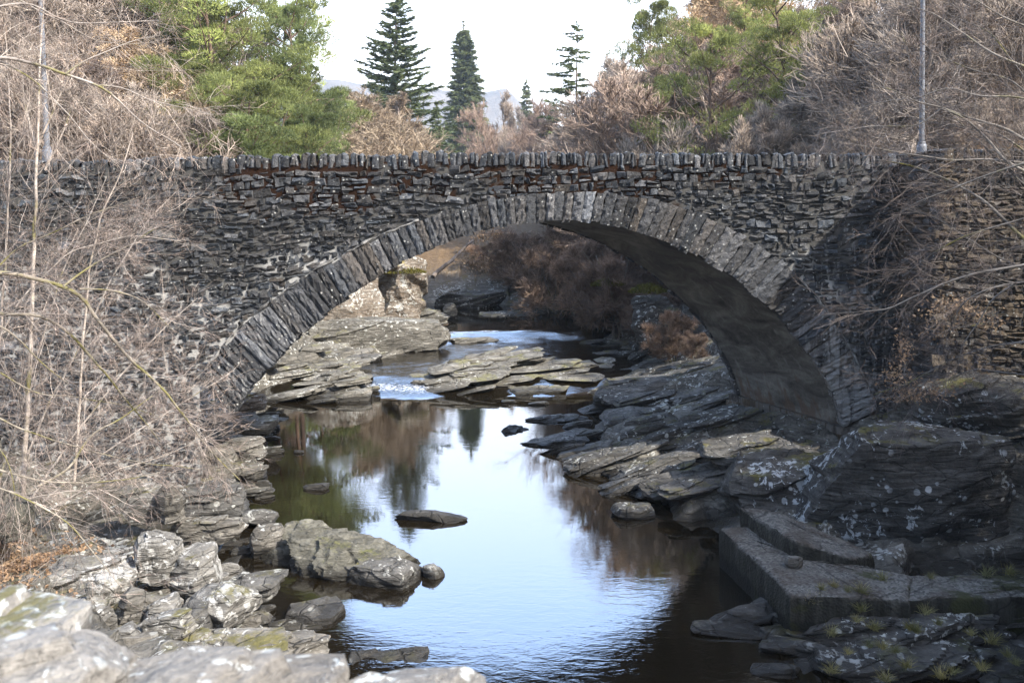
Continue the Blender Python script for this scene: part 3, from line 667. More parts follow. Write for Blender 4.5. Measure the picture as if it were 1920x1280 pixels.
RK = [
 # label, px, py, Y, w, h, depth, material, seed, name, group, rz, kw
 ('big olive green rock reaching from the left bank into the pool', 632, 1032, 17.8, 3.6, .95, 1.7, 'rock_olive', 11, 'boulder', g1, -.3, dict(n=60, tilt=(.5, -.4), layer=.15, lamp=.42, rough=.1, boxy=.45, facets=11)),
 ('grooved upper layer of the olive rock on its landward side', 570, 1000, 18.2, 2.0, .62, 1.1, 'rock_olive', 114, 'rock_ledge', g1, -.35, dict(n=44, tilt=(.5, -.4), layer=.12, lamp=.4, rough=.08, boxy=.4, facets=10)),
 ('dark lower foot of the olive rock above the small inlet', 610, 1058, 17.2, 1.9, .5, .8, 'rock_grey', 115, 'rock_ledge', g1, -.25, dict(n=40, tilt=(.4, -.3), layer=.11, lamp=.4, rough=.08, boxy=.4, facets=10)),
 ('flat grey slab leaning on the pool end of the olive rock', 725, 1066, 17.0, 1.45, .62, 1.2, 'rock_grey', 113, 'flat_rock', g1, -.35, dict(n=34, tilt=(.3, -.3), lamp=.1, boxy=.7, facets=6)),
 ('long low dark rock lying alone in the middle of the pool', 806, 988, 20.2, 1.9, .3, .62, 'rock_grey', 13, 'boulder', g2, -.12, dict(n=34, tilt=(.1, 0), boxy=.2)),
 ('low flat rock in the shaded water off the right bank', 1190, 979, 20.3, 1.12, .36, .8, 'rock_grey', 14, 'boulder', g2, .1, {}),
 ('small dark rock in the water near the left bank', 594, 916, 22.6, .72, .2, .4, 'rock_grey', 15, 'boulder', g2, .1, {}),
 ('tiny stone barely breaking the green reflection near left bank', 560, 846, 26, .35, .1, .2, 'rock_grey', 16, 'boulder', g2, 0, dict(n=12)),
 ('small pale stone at the tip of the big olive rock', 812, 1084, 17., .5, .3, .32, 'rock_left', 17, 'boulder', g2, -.5, dict(n=16)),
 ('dark cracked boulder beside the small bright inlet', 590, 1148, 15.4, 1.2, .7, .95, 'rock_grey', 18, 'boulder', g1, .2, dict(n=34)),
 ('layered brown rock at the water just behind the foreground wall', 712, 1248, 13.9, 1.65, .62, 1.0, 'rock_river', 19, 'boulder', g1, -.15, dict(n=36, lamp=.28)),
 ('long tapering slab lying above the head of the olive rock', 395, 985, 18.6, 1.75, .5, .9, 'rock_left', 20, 'flat_rock', g1, -.1, S),
 ('rounded speckled block at the landward end of the olive rock', 500, 1010, 18.3, .75, .85, .8, 'rock_left', 21, 'boulder', g1, .3, {}),
 ('dark smooth slab dipping to the water below the abutment', 400, 935, 20.6, 1.75, .85, 1.5, 'rock_grey', 22, 'flat_rock', g1, .15, dict(n=34, facets=6, boxy=.7)),
 ('small grey ledge at the waterline above the olive rock', 487, 962, 20., .9, .4, .7, 'rock_grey', 23, 'rock_ledge', g1, 0, S),
 ('broad mossy topped boulder beside the leaf litter', 165, 1070, 14.7, 1.95, .75, 1.5, 'rock_lichen', 24, 'boulder', g1, .1, dict(n=40)),
 ('tall white lichened boulder split by a dark crack', 300, 1035, 15.0, .85, 1.0, 1.0, 'rock_lichen', 25, 'boulder', g1, .3, dict(n=34)),
 ('sloping white lichened slab running down from the split boulder', 378, 1060, 15.0, 1.0, .8, 1.1, 'rock_lichen', 26, 'flat_rock', g1, -.3, dict(n=34)),
 ('overhanging boulder with white lichen top and deep dark underside', 412, 1125, 13.9, 1.35, .62, 1.1, 'rock_lichen', 27, 'boulder', g1, -.2, dict(n=36, tilt=(.3, .1))),
 ('upright block capped with brown moss in the boulder heap', 302, 1143, 13.3, .56, .66, .6, 'rock_lichen', 28, 'boulder', g1, .1, dict(boxy=.75)),
 ('narrow grey block left of the moss capped block', 250, 1130, 13.4, .45, .72, .6, 'rock_left', 29, 'boulder', g1, .2, dict(boxy=.7)),
 ('thin pale slab over a dark hollow by the near wall', 168, 1136, 13.1, .68, .24, .7, 'rock_lichen', 30, 'flat_rock', g1, 0, {}),
 ('white lichen crusted boulder right behind the near wall', 232, 1188, 12.6, .8, .52, .7, 'rock_lichen', 31, 'boulder', g1, .2, {}),
 ('dark blocky rock under the overhanging boulder', 366, 1160, 13.4, .6, .62, .6, 'rock_grey', 32, 'boulder', g1, .1, dict(boxy=.75)),
 ('long layered ledge running along behind the near wall', 420, 1215, 12.7, 2.7, .6, 1.1, 'rock_left', 33, 'rock_ledge', g1, -.08, dict(n=44, lamp=.3, layer=.1)),
 ('lower layered ledge nearest the water behind the near wall', 560, 1218, 13.1, 1.2, .6, .9, 'rock_left', 34, 'rock_ledge', g1, -.2, dict(n=34, lamp=.3, layer=.1)),
 ('dark layered shelf below the white lichened slab', 465, 1088, 15.4, 1.4, .5, 1.0, 'rock_grey', 35, 'rock_ledge', g1, -.1, dict(n=34, lamp=.3, layer=.09)),
 ('green and brown mossy boulder at the left edge', 15, 965, 15.2, .85, .7, .8, 'rock_olive', 36, 'boulder', g1, 0, dict(boxy=.25)),
 ('pale broken boulder at the foot of the abutment', 270, 935, 18.6, 1.2, .85, 1.0, 'rock_lichen', 37, 'boulder', g1, .2, {}),
 ('leaning pale block with a split corner below the abutment', 322, 935, 18.2, .6, .9, .6, 'rock_left', 38, 'boulder', g1, .4, {}),
 ('undercut dark ledge jutting into the pool under the arch', 485, 790, 27., 1.5, .5, 1.4, 'rock_river', 39, 'rock_ledge', g1, .1, S),
 ('stepped ledge on the left waterline before the arch', 455, 835, 25., 1.6, .6, 1.2, 'rock_left', 40, 'rock_ledge', g1, .1, S),
 ('low brown ledge at the waterline left of the green reflection', 478, 880, 23.6, .9, .35, .8, 'rock_left', 41, 'rock_ledge', g1, .1, S),
 ('tan sunlit block at the left foot of the arch', 472, 748, 29.5, 1.05, .7, .9, 'rock_cliff', 42, 'boulder', g4, .2, {}),
 ('striped slab beside the left rapid', 640, 710, 35.2, 2.7, .75, 1.8, 'rock_river', 43, 'flat_rock', g4, .1, dict(n=34, lamp=.25)),
 ('pale boulder in front of the left rapid', 664, 745, 33.4, 1.8, .8, 1.2, 'rock_river', 44, 'boulder', g4, .2, dict(n=30)),
 ('rounded grey rock just above the left rapid', 675, 672, 39.5, 2.4, .6, 1.6, 'rock_grey', 45, 'boulder', g4, 0, {}),
 ('great tilted slab with parallel strata below the sunlit cliff', 715, 625, 42.5, 7.2, 1.7, 3.5, 'rock_river', 46, 'flat_rock', g4, .1, dict(n=54, lamp=.22, layer=.2, tilt=(-.24, -.1))),
 ('wide low strata at the left water beyond the arch', 590, 655, 40.5, 3.6, .8, 2.4, 'rock_river', 146, 'rock_ledge', g4, .1, dict(n=36, lamp=.22)),
 ('broad striped island of rock in the middle of the rapids', 905, 712, 36.2, 7.2, .95, 3.6, 'rock_river', 47, 'rock_ledge', g4, .06, dict(n=56, lamp=.26, layer=.16)),
 ('low hump at the back of the rapids island', 905, 680, 39., 3.4, .9, 2., 'rock_river', 48, 'boulder', g4, 0, dict(n=34)),
 ('pale front tongue of the rapids island at the still pool', 1015, 732, 34.3, 3.1, .55, 1.7, 'rock_river', 49, 'rock_ledge', g4, .1, dict(n=34, lamp=.26)),
 ('thin flat stone in the bright water below the island', 955, 756, 32.4, .65, .12, .3, 'rock_river', 50, 'boulder', g2, 0, dict(n=14)),
 ('second thin flat stone nearer the brown reflection', 1010, 757, 32., .8, .14, .3, 'rock_river', 51, 'boulder', g2, .1, dict(n=14)),
 ('jagged dark rock at the tip of the right ledges', 960, 812, 28.2, 1.45, .75, .95, 'rock_grey', 52, 'boulder', g3, .1, dict(n=34, lamp=.35)),
 ('pointed dark ledge behind the jagged tip rock', 1050, 785, 29.6, 2.5, .42, .9, 'rock_dark', 53, 'rock_ledge', g3, .1, S),
 ('long dark ledge lying in the bright pool', 1055, 832, 26.6, 2.1, .55, 1.1, 'rock_dark', 54, 'rock_ledge', g3, .05, dict(n=34, lamp=.3)),
 ('highest bundle of thin slabs under the right of the arch', 1225, 735, 31., 4.4, 1.3, 2.4, 'rock_grey', 55, 'rock_ledge', g3, .12, dict(n=50, lamp=.34, layer=.11)),
 ('middle bundle of thin slabs below the right springing', 1215, 795, 28., 3.9, 1.3, 2.4, 'rock_grey', 56, 'rock_ledge', g3, .1, dict(n=50, lamp=.34, layer=.11)),
 ('sharp nosed ledge pointing into the pool from the right', 1175, 880, 24.2, 3.2, .95, 1.8, 'rock_dark', 57, 'rock_ledge', g3, .1, dict(n=46, lamp=.34, layer=.13)),
 ('greenish lower ledge beside the shaded water', 1250, 930, 22., 3.2, .9, 1.8, 'rock_dark', 58, 'rock_ledge', g3, .08, dict(n=46, lamp=.3, layer=.14)),
 ('smooth pale shelf under the right springing of the arch', 1430, 838, 21.6, 3.4, .8, 1.9, 'rock_grey', 59, 'flat_rock', g3, .05, dict(n=40)),
 ('black wet foot of the ledges at the right waterline', 1300, 975, 20.4, 2.2, .4, 1.2, 'rock_dark', 158, 'rock_ledge', g3, 0, S),
 ('huge dark boulder with white lichen spots by the concrete weir', 1670, 895, 18.9, 5.0, 3.0, 3.6, 'rock_knoll', 60, 'boulder', g3, .1, dict(n=70, layer=.4, lamp=.1, tilt=(-.3, .1), boxy=.42, rough=.05, facets=12)),
 ('dark craggy shoulder left of the huge lichened boulder', 1465, 905, 20.0, 3.0, 1.7, 2.4, 'rock_knoll', 61, 'boulder', g3, .15, dict(n=50, layer=.25, lamp=.2, tilt=(-.3, .1))),
 ('mossy rock under the bare branches at the right edge', 1850, 745, 19.6, 3.2, 1.5, 2.2, 'rock_knoll', 62, 'boulder', g3, 0, dict(n=44)),
 ('flat pale slab at the water in front of the weir', 1385, 1181, 14.85, 1.25, .26, .75, 'rock_grey', 63, 'flat_rock', g3, .12, dict(boxy=.65, lamp=.1)),
 ('dark broken ledge behind the flat pale slab', 1480, 1165, 14.9, 1.1, .4, .7, 'rock_dark', 64, 'rock_ledge', g3, .1, S),
 ('upper mossy ledge below the weir wall', 1690, 1175, 14.0, 3.8, .6, 1.0, 'rock_dark', 65, 'rock_ledge', g3, .0, dict(n=46, lamp=.3, layer=.1)),
 ('lower mossy ledge in the bottom right corner', 1720, 1245, 13.4, 3.6, .7, 1.2, 'rock_dark', 66, 'rock_ledge', g3, .0, dict(n=46, lamp=.3, layer=.1)),
 ('wet ledge at the dark water at the bottom', 1530, 1255, 13.4, 1.5, .4, .8, 'rock_dark', 67, 'rock_ledge', g3, .1, S),
 ('tall sunlit cliff with mossy top seen through the arch', 755, 545, 48.5, 3.6, 4.4, 4., 'rock_cliff', 70, 'cliff', g4, .25, dict(n=64, layer=.5, lamp=.45, boxy=.7, tilt=(.1, .5), rough=.09)),
 ('sunlit rust stained cliff half hidden behind the arch ring', 635, 575, 46., 5.0, 4.6, 4., 'rock_cliff', 71, 'cliff', g4, .1, dict(n=60, layer=.5, lamp=.4, boxy=.65, rough=.09)),
 ('dark boulder at the foot of the tall cliff', 800, 592, 49., 2.6, 1.1, 1.6, 'rock_river', 72, 'boulder', g4, .1, {}),
 ('pale rounded boulder beside the far dark pool', 845, 578, 51., .95, .85, .8, 'rock_river', 73, 'boulder', g4, .1, dict(boxy=.3)),
 ('thin ledge between the far pool and the white water', 885, 637, 44.6, 2.9, .5, 1.2, 'rock_river', 74, 'rock_ledge', g4, 0, S),
 ('small block at the right side of the white water', 1000, 622, 46.5, .9, .35, .6, 'rock_dark', 75, 'boulder', g4, 0, {}),
 ('pale flat shelf at the end of the far pool', 960, 590, 53., 4.6, .6, 1.8, 'rock_grey', 76, 'rock_ledge', g4, 0, dict(n=36, lamp=.26)),
 ('dark layered bank left behind the far pool', 880, 560, 57.5, 5.5, 1.6, 2.4, 'rock_dark', 77, 'rock_ledge', g4, 0, dict(n=40, lamp=.3)),
 ('low pale ledge on the right of the upper stream', 1170, 665, 41., 4.0, .6, 2.2, 'rock_grey', 78, 'rock_ledge', g4, 0, dict(n=36, lamp=.26)),
 ('low stones in the brown stream right of the island', 1130, 683, 38.6, 1.4, .3, .6, 'rock_river', 79, 'boulder', g4, 0, {}),
 ('shaded mossy crag under the far right bank', 1165, 590, 46., 3.6, 2.2, 2.6, 'rock_dark', 80, 'boulder', g4, 0, dict(n=40)),
 ('mossy dark crag just behind the arch on the right', 1240, 600, 38., 2.8, 2.6, 2.4, 'rock_dark', 81, 'boulder', g4, 0, dict(n=40)),
]
for (lb, px, py, Yd, w, h, dp, mt, sd_, nm, gp, rz, kw) in RK:
    k = dict(kw); place_rock(lb, px, py, Yd, w, h, dp, mt, sd_, nm, gp, .08, rz, k.pop('n', 26), **k)

# stacks of thin tilted slabs that make up the ledges
def slab_field(label, group, poly, n, wr, tr, ry, mats, seed, lift=.0, zref=.5):
    rg = np.random.default_rng(seed); pl = np.array(poly, float); x0, y0 = pl.min(0); x1, y1 = pl.max(0); k = 0
    protos = []
    for j in range(7):
        for mt in mats:
            p, q = rock_mesh((.5, .3, .5), seed*31+j, 18, facets=8, layer=.3, lamp=.25, boxy=.62, rough=.05); mb = MB(); mb.add(p, q); protos.append(mb.mesh('flat_rock', M[mt], sharp=32))
    while k < n:
        px, py = rg.uniform(x0, x1), rg.uniform(y0, y1); ins = False
        for (ax_, ay), (bx, by) in zip(pl, np.roll(pl, -1, 0)):
            if (ay > py) != (by > py) and px < (bx-ax_)*(py-ay)/(by-ay)+ax_: ins = not ins
        if not ins: continue
        c = G(px, py, zref); z = gh(c[0], c[1])
        c = G(px, py, min(max(z, -.1), 2.5)); w = rg.uniform(*wr); o = link('flat_rock', protos[rg.integers(len(protos))])
        o.location = (c[0], c[1], max(gh(c[0], c[1]), -.05)+lift+rg.normal(0, .05)); o.scale = (w, w*rg.uniform(.45, .9), rg.uniform(*tr)); o.rotation_euler = (rg.normal(.0, .08), -ry+rg.normal(0, .07), rg.normal(.1, .18))
        tag(o, label, 'rock', group); k += 1
slab_field('thin grey slab tilted up to the right in the ledges below the right springing', 'thin slabs below the right springing', [(1110, 745), (1330, 690), (1560, 800), (1350, 960), (1150, 940), (1060, 880), (1000, 830), (1100, 800)], 95, (.9, 2.4), (.12, .3), .24, ['rock_dark', 'rock_grey'], 3, .1)
slab_field('pale striped slab on the rapids island or beside the rapid', 'striped slabs on the rapids island', [(740, 742), (860, 690), (900, 660), (1000, 672), (1100, 700), (1090, 735), (960, 745)], 60, (1.4, 3.4), (.12, .24), .1, ['rock_river'], 4, .1)
slab_field('pale striped slab on the left side of the rapids', 'striped slabs left of the rapids', [(500, 690), (560, 660), (700, 655), (705, 745), (600, 765), (500, 720)], 34, (1., 2.8), (.14, .3), .1, ['rock_river'], 5, .12)
slab_field('small broken slab on the left waterline before the arch', 'broken slabs on the left waterline', [(420, 770), (520, 780), (500, 900), (500, 960), (400, 960), (380, 860)], 30, (.5, 1.3), (.14, .32), .12, ['rock_left', 'rock_river'], 6, .05)
slab_field('small pale lichened rock in the boulder heap on the left bank', 'small rocks in the left boulder heap', [(90, 1060), (240, 960), (450, 1000), (560, 1130), (640, 1200), (560, 1260), (250, 1220), (150, 1160)], 46, (.3, .95), (.18, .45), .1, ['rock_lichen', 'rock_left'], 7, .02, .8)
slab_field('dark broken slab on the wet shelf in the bottom right corner', 'dark slabs in the bottom right corner', [(1340, 1180), (1500, 1130), (1920, 1160), (1920, 1280), (1450, 1280)], 46, (.5, 1.5), (.12, .34), .06, ['rock_dark', 'rock_grey'], 8, .04, .3)
slab_field('dark slab along the shaded right edge of the upper stream', 'dark slabs beside the upper stream', [(1060, 625), (1200, 600), (1280, 660), (1290, 700), (1140, 700), (1060, 660)], 26, (.8, 2.2), (.2, .5), .2, ['rock_dark', 'rock_grey'], 9, .05, .8)

# ------------------------------------------------------------------ concrete weir with upper kerb
def slab_from(poly, z1, z0, nsub=10, jit=.012, seed=1, zs=None):
    """prism with a rounded, worn edge from a list of (x,y) corners"""
    rg = np.random.default_rng(seed); pl = np.array(poly); pts = []
    for a, b in zip(pl, np.roll(pl, -1, 0)):
        for t in np.linspace(0, 1, nsub, endpoint=False): pts.append(a+(b-a)*t)
    pts = np.array(pts); n = len(pts); c = pts.mean(0); rings = []
    for sc_, z in ((.0, z1), (.2, z1), (.4, z1), (.6, z1), (.78, z1), (.9, z1), (.955, z1-.006), (.985, z1-.03), (1., z1-.08), (1.004, z1-.2), (1.008, z1-.38), (1., z1-.6), (1.01, z0)):
        r = c+(pts-c)*sc_; zz = np.full(n, z)
        q3 = np.stack([r[:, 0], r[:, 1], zz], -1)
        if zs is not None: q3[:, 2] += zs(q3[:, 0], q3[:, 1])
        q3 += .05*np.stack([fbm(q3*1.6, seed+j, 4) for j in range(3)], -1)*(1 if sc_ > .1 else .0)+rg.normal(0, jit*.5 if sc_ > .1 else 0, (n, 3))
        rings.append(q3)
    v = np.concatenate(rings); q = []
    for k in range(len(rings)-1):
        for i in range(n): j = (i+1) % n; q.append([k*n+i, k*n+j, (k+1)*n+j, (k+1)*n+i])
    return v, np.array(q)
weir = thing('concrete_weir', 'worn pebbly concrete weir platform jutting into dark water at lower right', 'weir', tuple(G(1500, 1050, .75)))
wo = np.array(weir.location)
mb = MB()
pl = [G(1349, 987, .78)[:2], G(1395, 984, .78)[:2], G(1600, 1058, .78)[:2], G(1710, 1078, .78)[:2], G(1705, 1122, .78)[:2], G(1485, 1112, .78)[:2]]
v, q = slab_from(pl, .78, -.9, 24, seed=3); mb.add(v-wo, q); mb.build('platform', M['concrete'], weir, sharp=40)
mb = MB(); pl = [G(1690, 1077, .74)[:2], G(1930, 1074, .74)[:2], G(2150, 1076, .74)[:2], G(2150, 1135, .74)[:2], G(1930, 1118, .74)[:2], G(1690, 1121, .74)[:2]]
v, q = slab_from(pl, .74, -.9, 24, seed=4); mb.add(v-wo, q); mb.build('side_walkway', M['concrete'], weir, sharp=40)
mb = MB(); pl = [G(1388, 945, 1.15)[:2], G(1455, 948, 1.15)[:2], G(1520, 965, 1.15)[:2], G(1640, 1030, .9)[:2], G(1600, 1046, .9)[:2], G(1490, 1008, 1.15)[:2]]
xa, xb = G(1440, 950, 1.1)[0], G(1640, 1040, .85)[0]
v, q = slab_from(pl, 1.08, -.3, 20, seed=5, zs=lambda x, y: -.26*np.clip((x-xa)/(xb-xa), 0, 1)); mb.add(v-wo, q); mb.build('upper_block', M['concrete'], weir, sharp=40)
place_rock('loose broken stone lying on top of the concrete weir', 1490, 1050, float(G(1490, 1050, .88)[1]), .38, .22, .3, 'rock_left', 90, n=14)

# ------------------------------------------------------------------ near wall in the foreground
wall = thing('parapet_wall', 'low pale stone parapet under the foreground cap stones', 'wall', (0, 1.45, 5.2))
wall['kind'] = 'thing'; mb = MB(); rg = np.random.default_rng(3); bridge_off = np.array([0, 1.45, 5.2])
xs = np.linspace(-2.6, 3.2, 50); zt = np.interp(xs, [-2.6, -.6, -.05, .3, 3.2], [6.22, 6.1, 6.0, 5.92, 5.8])
V3 = []
for yy, zf in ((1.2, 0), (1.2, .5), (1.2, 1), (1.45, 1), (1.7, 1), (1.7, .5), (1.7, 0)): V3.append(np.stack([xs, np.full(50, yy)+rg.normal(0, .012, 50), 4.6+(zt-4.6)*zf+rg.normal(0, .01, 50)], -1))
mb.add(np.array(V3)-bridge_off, grid_q(7, 50)); mb.build('wall_body', M['rock_near'], wall)
gc = 'cap stones of the near parapet'
for lb, px, py, Yd, w, h, dp, sd_ in [
  ('large pale cap stone at the far left of the near parapet', 15, 1222, 1.62, .32, .16, .3, 201),
  ('grey cap stone with a dark notch at the bottom left corner', 60, 1310, 1.3, .3, .17, .28, 202),
  ('widest speckled cap stone in front of the boulder heap', 285, 1365, 1.3, .44, .15, .32, 203),
  ('humped pale cap stone just left of the last one', 500, 1325, 1.36, .27, .115, .3, 204),
  ('rightmost pointed cap stone below the layered brown rock', 790, 1340, 1.4, .22, .105, .28, 205),
  ('low wedge of cap stone between the two rightmost ones', 655, 1372, 1.34, .18, .1, .26, 206)]:
    place_rock(lb, px, py, Yd, w, h, dp, 'rock_near', sd_, 'capstone', gc, 0, (sd_ % 5-2)*.06, n=30, boxy=.55, lamp=.03, layer=.06, rough=.012, facets=7, fscale=6)

# ------------------------------------------------------------------ bare wood generator
def grow(st, dr, ln, K, wander, trop, rg, tropz=None):
    N = len(st); pts = np.zeros((N, K, 3)); pts[:, 0] = st; d = norm(dr)
    tz = np.array([0, 0, 1.]) if tropz is None else np.array(tropz)
    for k in range(1, K):
        d = norm(d+wander*rg.normal(0, 1, (N, 3))+trop*tz); pts[:, k] = pts[:, k-1]+d*(ln/(K-1))[:, None]
    return pts
def spawn(pts, n, t0, t1, ang, sd, rg):
    N, K, _ = pts.shape; t = rg.uniform(t0, t1, (N, n)); x = t*(K-1); i = np.minimum(x.astype(int), K-2); f = (x-i)[..., None]
    ii = np.arange(N)[:, None]; a = pts[ii, i]; b = pts[ii, i+1]; st = a+(b-a)*f; tg = norm(b-a)
    pr = norm(np.cross(tg, rg.normal(0, 1, tg.shape))); an = rg.normal(ang, sd, (N, n))[..., None]
    return st.reshape(-1, 3), (tg*np.cos(an)+pr*np.sin(an)).reshape(-1, 3), t.ravel(), np.repeat(np.arange(N), n)
def tubes(mb, pts, ra, rb, S=3, c=(1, 1, 1)):
    N, K, _ = pts.shape
    tg = np.empty_like(pts); tg[:, 1:-1] = pts[:, 2:]-pts[:, :-2]; tg[:, 0] = pts[:, 1]-pts[:, 0]; tg[:, -1] = pts[:, -1]-pts[:, -2]; tg = norm(tg)
    ref = np.where(np.abs(tg[..., 2:3]) > .85, np.array([1., 0, 0]), np.array([0, 0, 1.])); u = norm(np.cross(tg, ref)); w = np.cross(tg, u)
    r = (np.asarray(ra)[:, None]+(np.asarray(rb)-np.asarray(ra))[:, None]*np.linspace(0, 1, K)[None, :])[..., None]
    rings = [pts+r*(math.cos(2*math.pi*s/S)*u+math.sin(2*math.pi*s/S)*w) for s in range(S)]
    v = np.stack(rings, 2).reshape(-1, 3)
    n0 = np.arange(N)[:, None, None]*K*S; k0 = np.arange(K-1)[None, :, None]*S; s0 = np.arange(S)[None, None, :]; s1 = (s0+1) % S
    q = np.stack([n0+k0+s0, n0+k0+s1, n0+k0+S+s1, n0+k0+S+s0], -1).reshape(-1, 4)
    mb.add(v, q, c=np.repeat(np.asarray(c), K*S, 0) if np.ndim(c) == 2 else c)
def twig_tints(n, rg, s=.25):
    v = np.exp(rg.normal(0, s, n)); return np.stack([v*1.02, v, v*.97], -1)
def bare_tree(seed, h=8., nl=14, spread=.9, stems=1, fine=6, rad=.011, t0=.2, trop=.05, lean=(0, 0)):
    """returns trunk builder, crown builder, height"""
    rg = np.random.default_rng(seed); tr, cr = MB(), MB()
    st = np.zeros((stems, 3)); st[:, :2] = rg.normal(0, .12*(stems > 1), (stems, 2))
    d = np.stack([rg.normal(lean[0], .08+.22*(stems > 1), stems), rg.normal(lean[1], .08+.22*(stems > 1), stems), np.ones(stems)], -1)
    ln = np.full(stems, h*.86)*rg.uniform(.8, 1, stems); p0 = grow(st, d, ln, 10, .09, .06, rg)
    tubes(tr, p0, np.full(stems, .016*h/stems**.4), np.full(stems, .003*h), 7)
    n1 = max(5, nl//stems); s, dd, t, pi = spawn(p0, n1, t0, .98, .95, .22, rg)
    l1 = h*.42*spread*(1.05-t*.75)*rg.uniform(.7, 1.2, len(t)); p1 = grow(s, dd, l1, 8, .16, trop, rg); r1 = .0045*h*(1.1-t*.7)/stems**.3
    tubes(tr, p1, r1, r1*.3, 5)
    s, dd, t, pi = spawn(p1, 8, .2, 1, .7, .25, rg); l2 = l1[pi]*.62*(1.1-.6*t)*rg.uniform(.6, 1.25, len(t)); p2 = grow(s, dd, l2, 6, .13, trop+.05, rg)
    r2 = np.maximum(rad*1.3, r1[pi]*.42*(1.1-t*.7)); tubes(cr, p2, r2, r2*.45, 4, twig_tints(len(p2), rg))
    s, dd, t, pi = spawn(p2, 8, .15, 1, .65, .25, rg); l3 = np.maximum(.3, l2[pi]*.7*rg.uniform(.5, 1.2, len(t))); p3 = grow(s, dd, l3, 4, .14, trop+.06, rg)
    tubes(cr, p3, np.full(len(p3), rad), np.full(len(p3), rad*.6), 3, twig_tints(len(p3), rg))
    s, dd, t, pi = spawn(p3, fine, .15, 1, .6, .25, rg); l4 = np.maximum(.2, l3[pi]*.65*rg.uniform(.5, 1.2, len(t))); p4 = grow(s, dd, l4, 3, .12, trop+.05, rg)
    tubes(cr, p4, np.full(len(p4), rad*.75), np.full(len(p4), rad*.45), 3, twig_tints(len(p4), rg))
    return tr, cr, max(float(v[:, 2].max()) for v in cr.v)*.97
class Proto:
    def __init__(s, name, parts, h): s.name = name; s.parts = parts; s.h = h     # parts: (name, mesh)
    def place(s, loc, scale, rz, label, cat, group=None, sxy=None):
        r = thing(s.name, label, cat, loc, group); r.rotation_euler = (0, 0, rz)
        k = sxy or scale; r.scale = (k, k, scale)
        for n, me in s.parts: link(n, me, r)
        return r
def bare_proto(seed, name='bare_tree', tm='bark_far', cm='twig_far', **kw):
    tr, cr, h = bare_tree(seed, **kw); return Proto(name, [('trunk', tr.mesh('trunk', M[tm], True)), ('crown', cr.mesh('crown', M[cm]))], h)

def put(proto, px, pytop, Y, rz, label, cat, group=None, wide=1.):
    """stands a tree on the ground at distance Y so that its tip is at the photograph's height"""
    t = P(px, pytop, Y); x = t[0]; z = gh(x, Y)-.15; k = max(.25, (t[2]-z)/proto.h)
    return proto.place((x, Y, z), k, rz, label, cat, group, k*wide)

# ------------------------------------------------------------------ conifers
def tuft(mb, c, d, ln, w, rg, c_=(1, 1, 1), cross=2):
    """needle sprays: narrow triangles from c along d"""
    n = len(c); d = norm(d)
    for k in range(cross):
        sd_ = norm(np.cross(d, rg.normal(0, 1, (n, 3)))); dd = norm(d+.35*rg.normal(0, 1, (n, 3)))
        a = c-sd_*w; b = c+sd_*w; e = c+dd*ln[:, None]*rg.uniform(.7, 1.2, (n, 1))
        v = np.stack([a, b, e], 1).reshape(-1, 3); i = np.arange(n)*3
        mb.add(v, t=np.stack([i, i+1, i+2], -1), c=np.repeat(c_, 3, 0) if np.ndim(c_) == 2 else c_)
def conifer(seed, h, prof, whorls, per, droop, upturn, dens, nw, nl, gap=.0, z0=.1, hang=.0, side=None):
    rg = np.random.default_rng(seed); tr, cr = MB(), MB()
    tk = grow(np.zeros((1, 3)), np.array([[0, 0, 1.]]), np.array([h]), 14, .012, .05, rg); tubes(tr, tk, np.array([.011*h]), np.array([.001*h]), 7)
    top = tk[0, -1]
    for w in range(whorls):
        f0 = z0+(1-z0)*(w+.3)/whorls; 
        for b in range(per):
            if rg.random() < gap: continue
            f = min(.995, f0+rg.uniform(-.7, .7)/whorls); z = h*f; base = np.array([np.interp(z, tk[0, :, 2], tk[0, :, k]) for k in range(3)])
            az = 2*math.pi*(b+rg.uniform(-.35, .35))/per+w*1.1; L = h*prof(f)*rg.uniform(.6, 1.15)
            if side is not None: L *= side(az, f)
            if L < .05*h*.3: continue
            d = np.array([[math.cos(az), math.sin(az), -droop+upturn*f]]); K = 9
            p = grow(base[None], d, np.array([L]), K, .05, upturn*.09, rg)
            tubes(tr, p, np.array([.0022*h*(1.2-f)]), np.array([.0006*h]), 4)
            n = max(4, int(L*dens)); s, dd, t, _ = spawn(p, n, .12, 1., .95, .15, rg)
            tg = norm(p[0, -1]-p[0, 0]); sidev = norm(np.cross(tg, [0, 0, 1.])); sg = rg.choice([-1, 1], n)[:, None]
            dd = norm(tg*.75+sidev*sg*rg.uniform(.35, 1., (n, 1))+np.array([0, 0, -hang])*rg.uniform(.3, 1, (n, 1))+.16*rg.normal(0, 1, (n, 3)))
            ll = (.1*L+nl)*rg.uniform(.5, 1.1, n)*(1.15-.45*t)
            tint = np.exp(rg.normal(0, .22, n))[:, None]*np.array([[1, 1, 1]])
            tuft(cr, s, dd, ll, nw, rg, tint, 2)
    n = 14; tuft(cr, np.repeat(top[None], n, 0)-np.array([0, 0, 1])*rg.uniform(0, .05*h, (n, 1)), rg.normal(0, .6, (n, 3))+np.array([0, 0, 1.]), np.full(n, .02*h), nw, rg)
    return tr, cr
